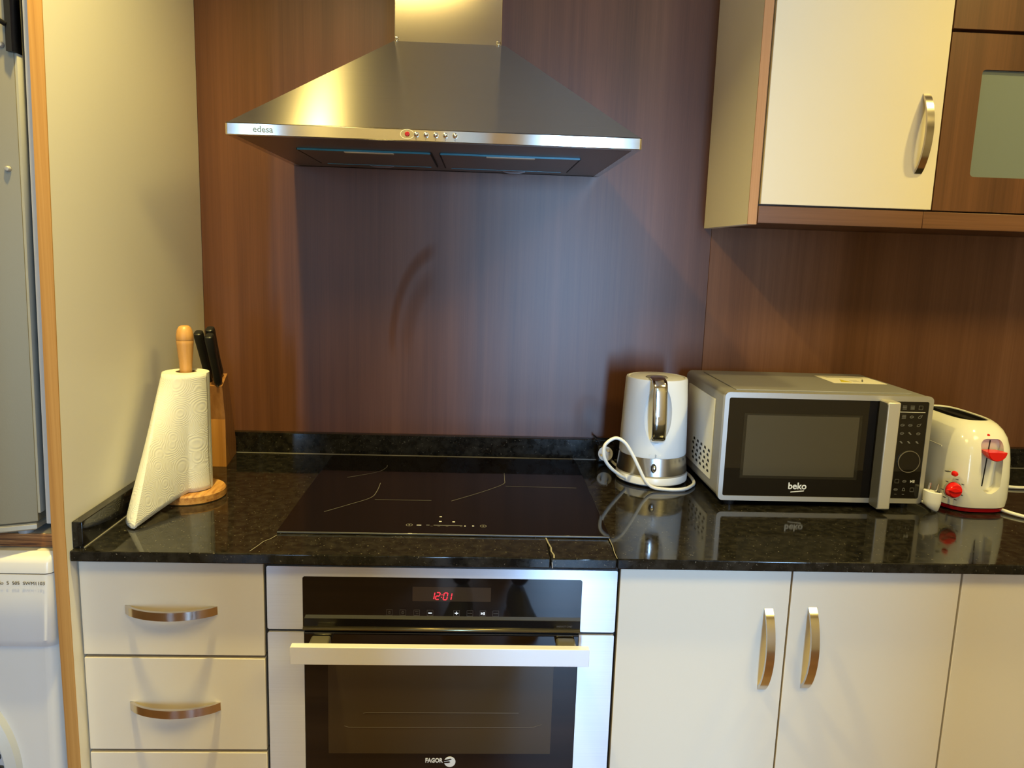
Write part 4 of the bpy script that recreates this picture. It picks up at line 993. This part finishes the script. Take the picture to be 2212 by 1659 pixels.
SKINM = mat('skin', (0.55, 0.33, 0.23), 0.5); DARK = mat('dark_cloth', (0.012, 0.012, 0.014), 0.85); SHOE = mat('grey_shoe', (0.10, 0.10, 0.10), 0.6)
bx, by = 0.42, -2.26
V = [(bx, by, 0.98), (bx, by, 1.12), (bx, by+.01, 1.28), (bx, by, 1.42), (bx, by, 1.50), (bx, by+.015, 1.565),
     (bx-.17, by, 1.43), (bx-.22, by+.07, 1.20), (bx-.13, by+.28, 1.31), (bx+.17, by, 1.43), (bx+.22, by+.07, 1.20), (bx+.10, by+.28, 1.31),
     (bx-.085, by, 0.90), (bx-.10, by+.015, 0.50), (bx-.115, by-.01, 0.11), (bx+.085, by, 0.90), (bx+.10, by+.015, 0.50), (bx+.115, by-.01, 0.11)]
E_ = [(0, 1), (1, 2), (2, 3), (3, 4), (4, 5), (3, 6), (6, 7), (7, 8), (3, 9), (9, 10), (10, 11), (0, 12), (12, 13), (13, 14), (0, 15), (15, 16), (16, 17)]
R = [(.15, .11), (.145, .105), (.16, .11), (.13, .09), .055, .052, .065, .045, .028, .065, .045, .028, .085, .058, .042, .085, .058, .042]
skin('body', V, E_, R, DARK, pe)
hd_ = MB()
hd_.lathe([(0.0, -.118), (.035, -.112), (.058, -.085), (.072, -.04), (.078, .01), (.076, .06), (.060, .098), (.03, .116), (0.0, .120)], (bx, by+.02, 1.665), 24)
for v in hd_.bm.verts: v.co.y = by+.02+(v.co.y-by-.02)*1.18 + (0.012 if v.co.z < 1.60 and v.co.y > by+.02 else 0)
he = hd_.build('head', SKINM, pe)
mb = MB(); mb.lathe([(.080, -.01), (.084, .03), (.080, .072), (.062, .108), (.03, .126), (0, .130)], (bx, by+.008, 1.665), 24)
for v in mb.bm.verts: v.co.y = by+.008+(v.co.y-by-.008)*1.15
mb.build('hair', mat('dark_hair', (0.02, 0.013, 0.010), 0.6), he)
MB().loft([[(bx-.010, by+.108, 1.635), (bx+.010, by+.108, 1.635), (bx, by+.104, 1.690)], [(bx-.006, by+.128, 1.640), (bx+.006, by+.128, 1.640), (bx, by+.116, 1.680)]]).build('nose', SKINM, he)
for sx in (-1, 1):
    MB().lathe([(0, -.006), (.010, -.004), (.012, .004), (0, .006)], (bx+sx*.028, by+.106, 1.675), 12, 'y').build('eye', WHITE, he)
    MB().box(bx+sx*.080-.006, bx+sx*.080+.006, by+.0, by+.035, 1.640, 1.695, .005).build('ear', SKINM, he)
MB().box(bx-.022, bx+.022, by+.104, by+.114, 1.603, 1.611, .003).build('mouth', mat('lip', (0.40, 0.16, 0.13), 0.5), he)
for sx, ax in ((-1, bx-.13), (1, bx+.10)):
    w_ = Vector((ax, by+.28, 1.31)); mid = Vector((0.351+sx*.060, -1.930, 1.375))
    VV = [w_, w_.lerp(mid, .55), mid]; EE = [(0, 1), (1, 2)]; RR = [.028, .034, .030]
    for k in range(4):
        b0 = mid + Vector((sx*(-.010+.0), .006, .026-.018*k)); n0 = len(VV)
        f1 = b0 + Vector((-sx*.010, .020, .004)); f2 = f1 + Vector((-sx*.026, .010, .002)); f3 = f2 + Vector((-sx*(.020 if k in (1, 2) else .014), -.004, 0))
        VV += [f1, f2, f3]; EE += [(2, n0), (n0, n0+1), (n0+1, n0+2)]; RR += [.0100, .0088, .0075]
    n0 = len(VV); VV += [mid+Vector((-sx*.004, -.010, .020)), mid+Vector((-sx*.022, -.012, .040)), mid+Vector((-sx*.040, -.010, .048))]
    EE += [(1, n0), (n0, n0+1), (n0+1, n0+2)]; RR += [.012, .0100, .0085]
    skin('hand', VV, EE, RR, SKINM, pe, 0, 1)
for sx in (-1, 1):
    fx_ = bx+sx*.115; yaw_ = sx*0.18
    SH = []
    for t, w_, h_ in ((-.085, .026, .055), (-.075, .036, .085), (-.03, .040, .105), (.02, .042, .088), (.07, .047, .062), (.12, .049, .050), (.155, .043, .042), (.178, .026, .028)):
        cx_ = fx_+sin(yaw_)*t; cy_ = by+cos(yaw_)*t
        SH.append([(cx_+w_*cos(a)*cos(yaw_), cy_-w_*cos(a)*sin(yaw_), max(0.012, 0.014+h_*max(0, sin(a))) if sin(a) > -.2 else 0.012) for a in [2*pi*k/16 for k in range(16)]])
    sh_ = MB().loft(SH).build('shoe', SHOE, pe, smooth=60)
    SO = [(fx_+sin(yaw_)*t+sg*w_*cos(yaw_), by+cos(yaw_)*t-sg*w_*sin(yaw_)) for sg, seq in ((1, 1), (-1, -1)) for t, w_ in ((-.088, .028), (-.05, .040), (.02, .044), (.09, .051), (.14, .048), (.176, .030), (.186, .012))[::seq]]
    MB().prism(SO, 'z', 0.0005, 0.016).build('sole', mat('pale_sole', (0.30, 0.29, 0.27), 0.6), sh_)
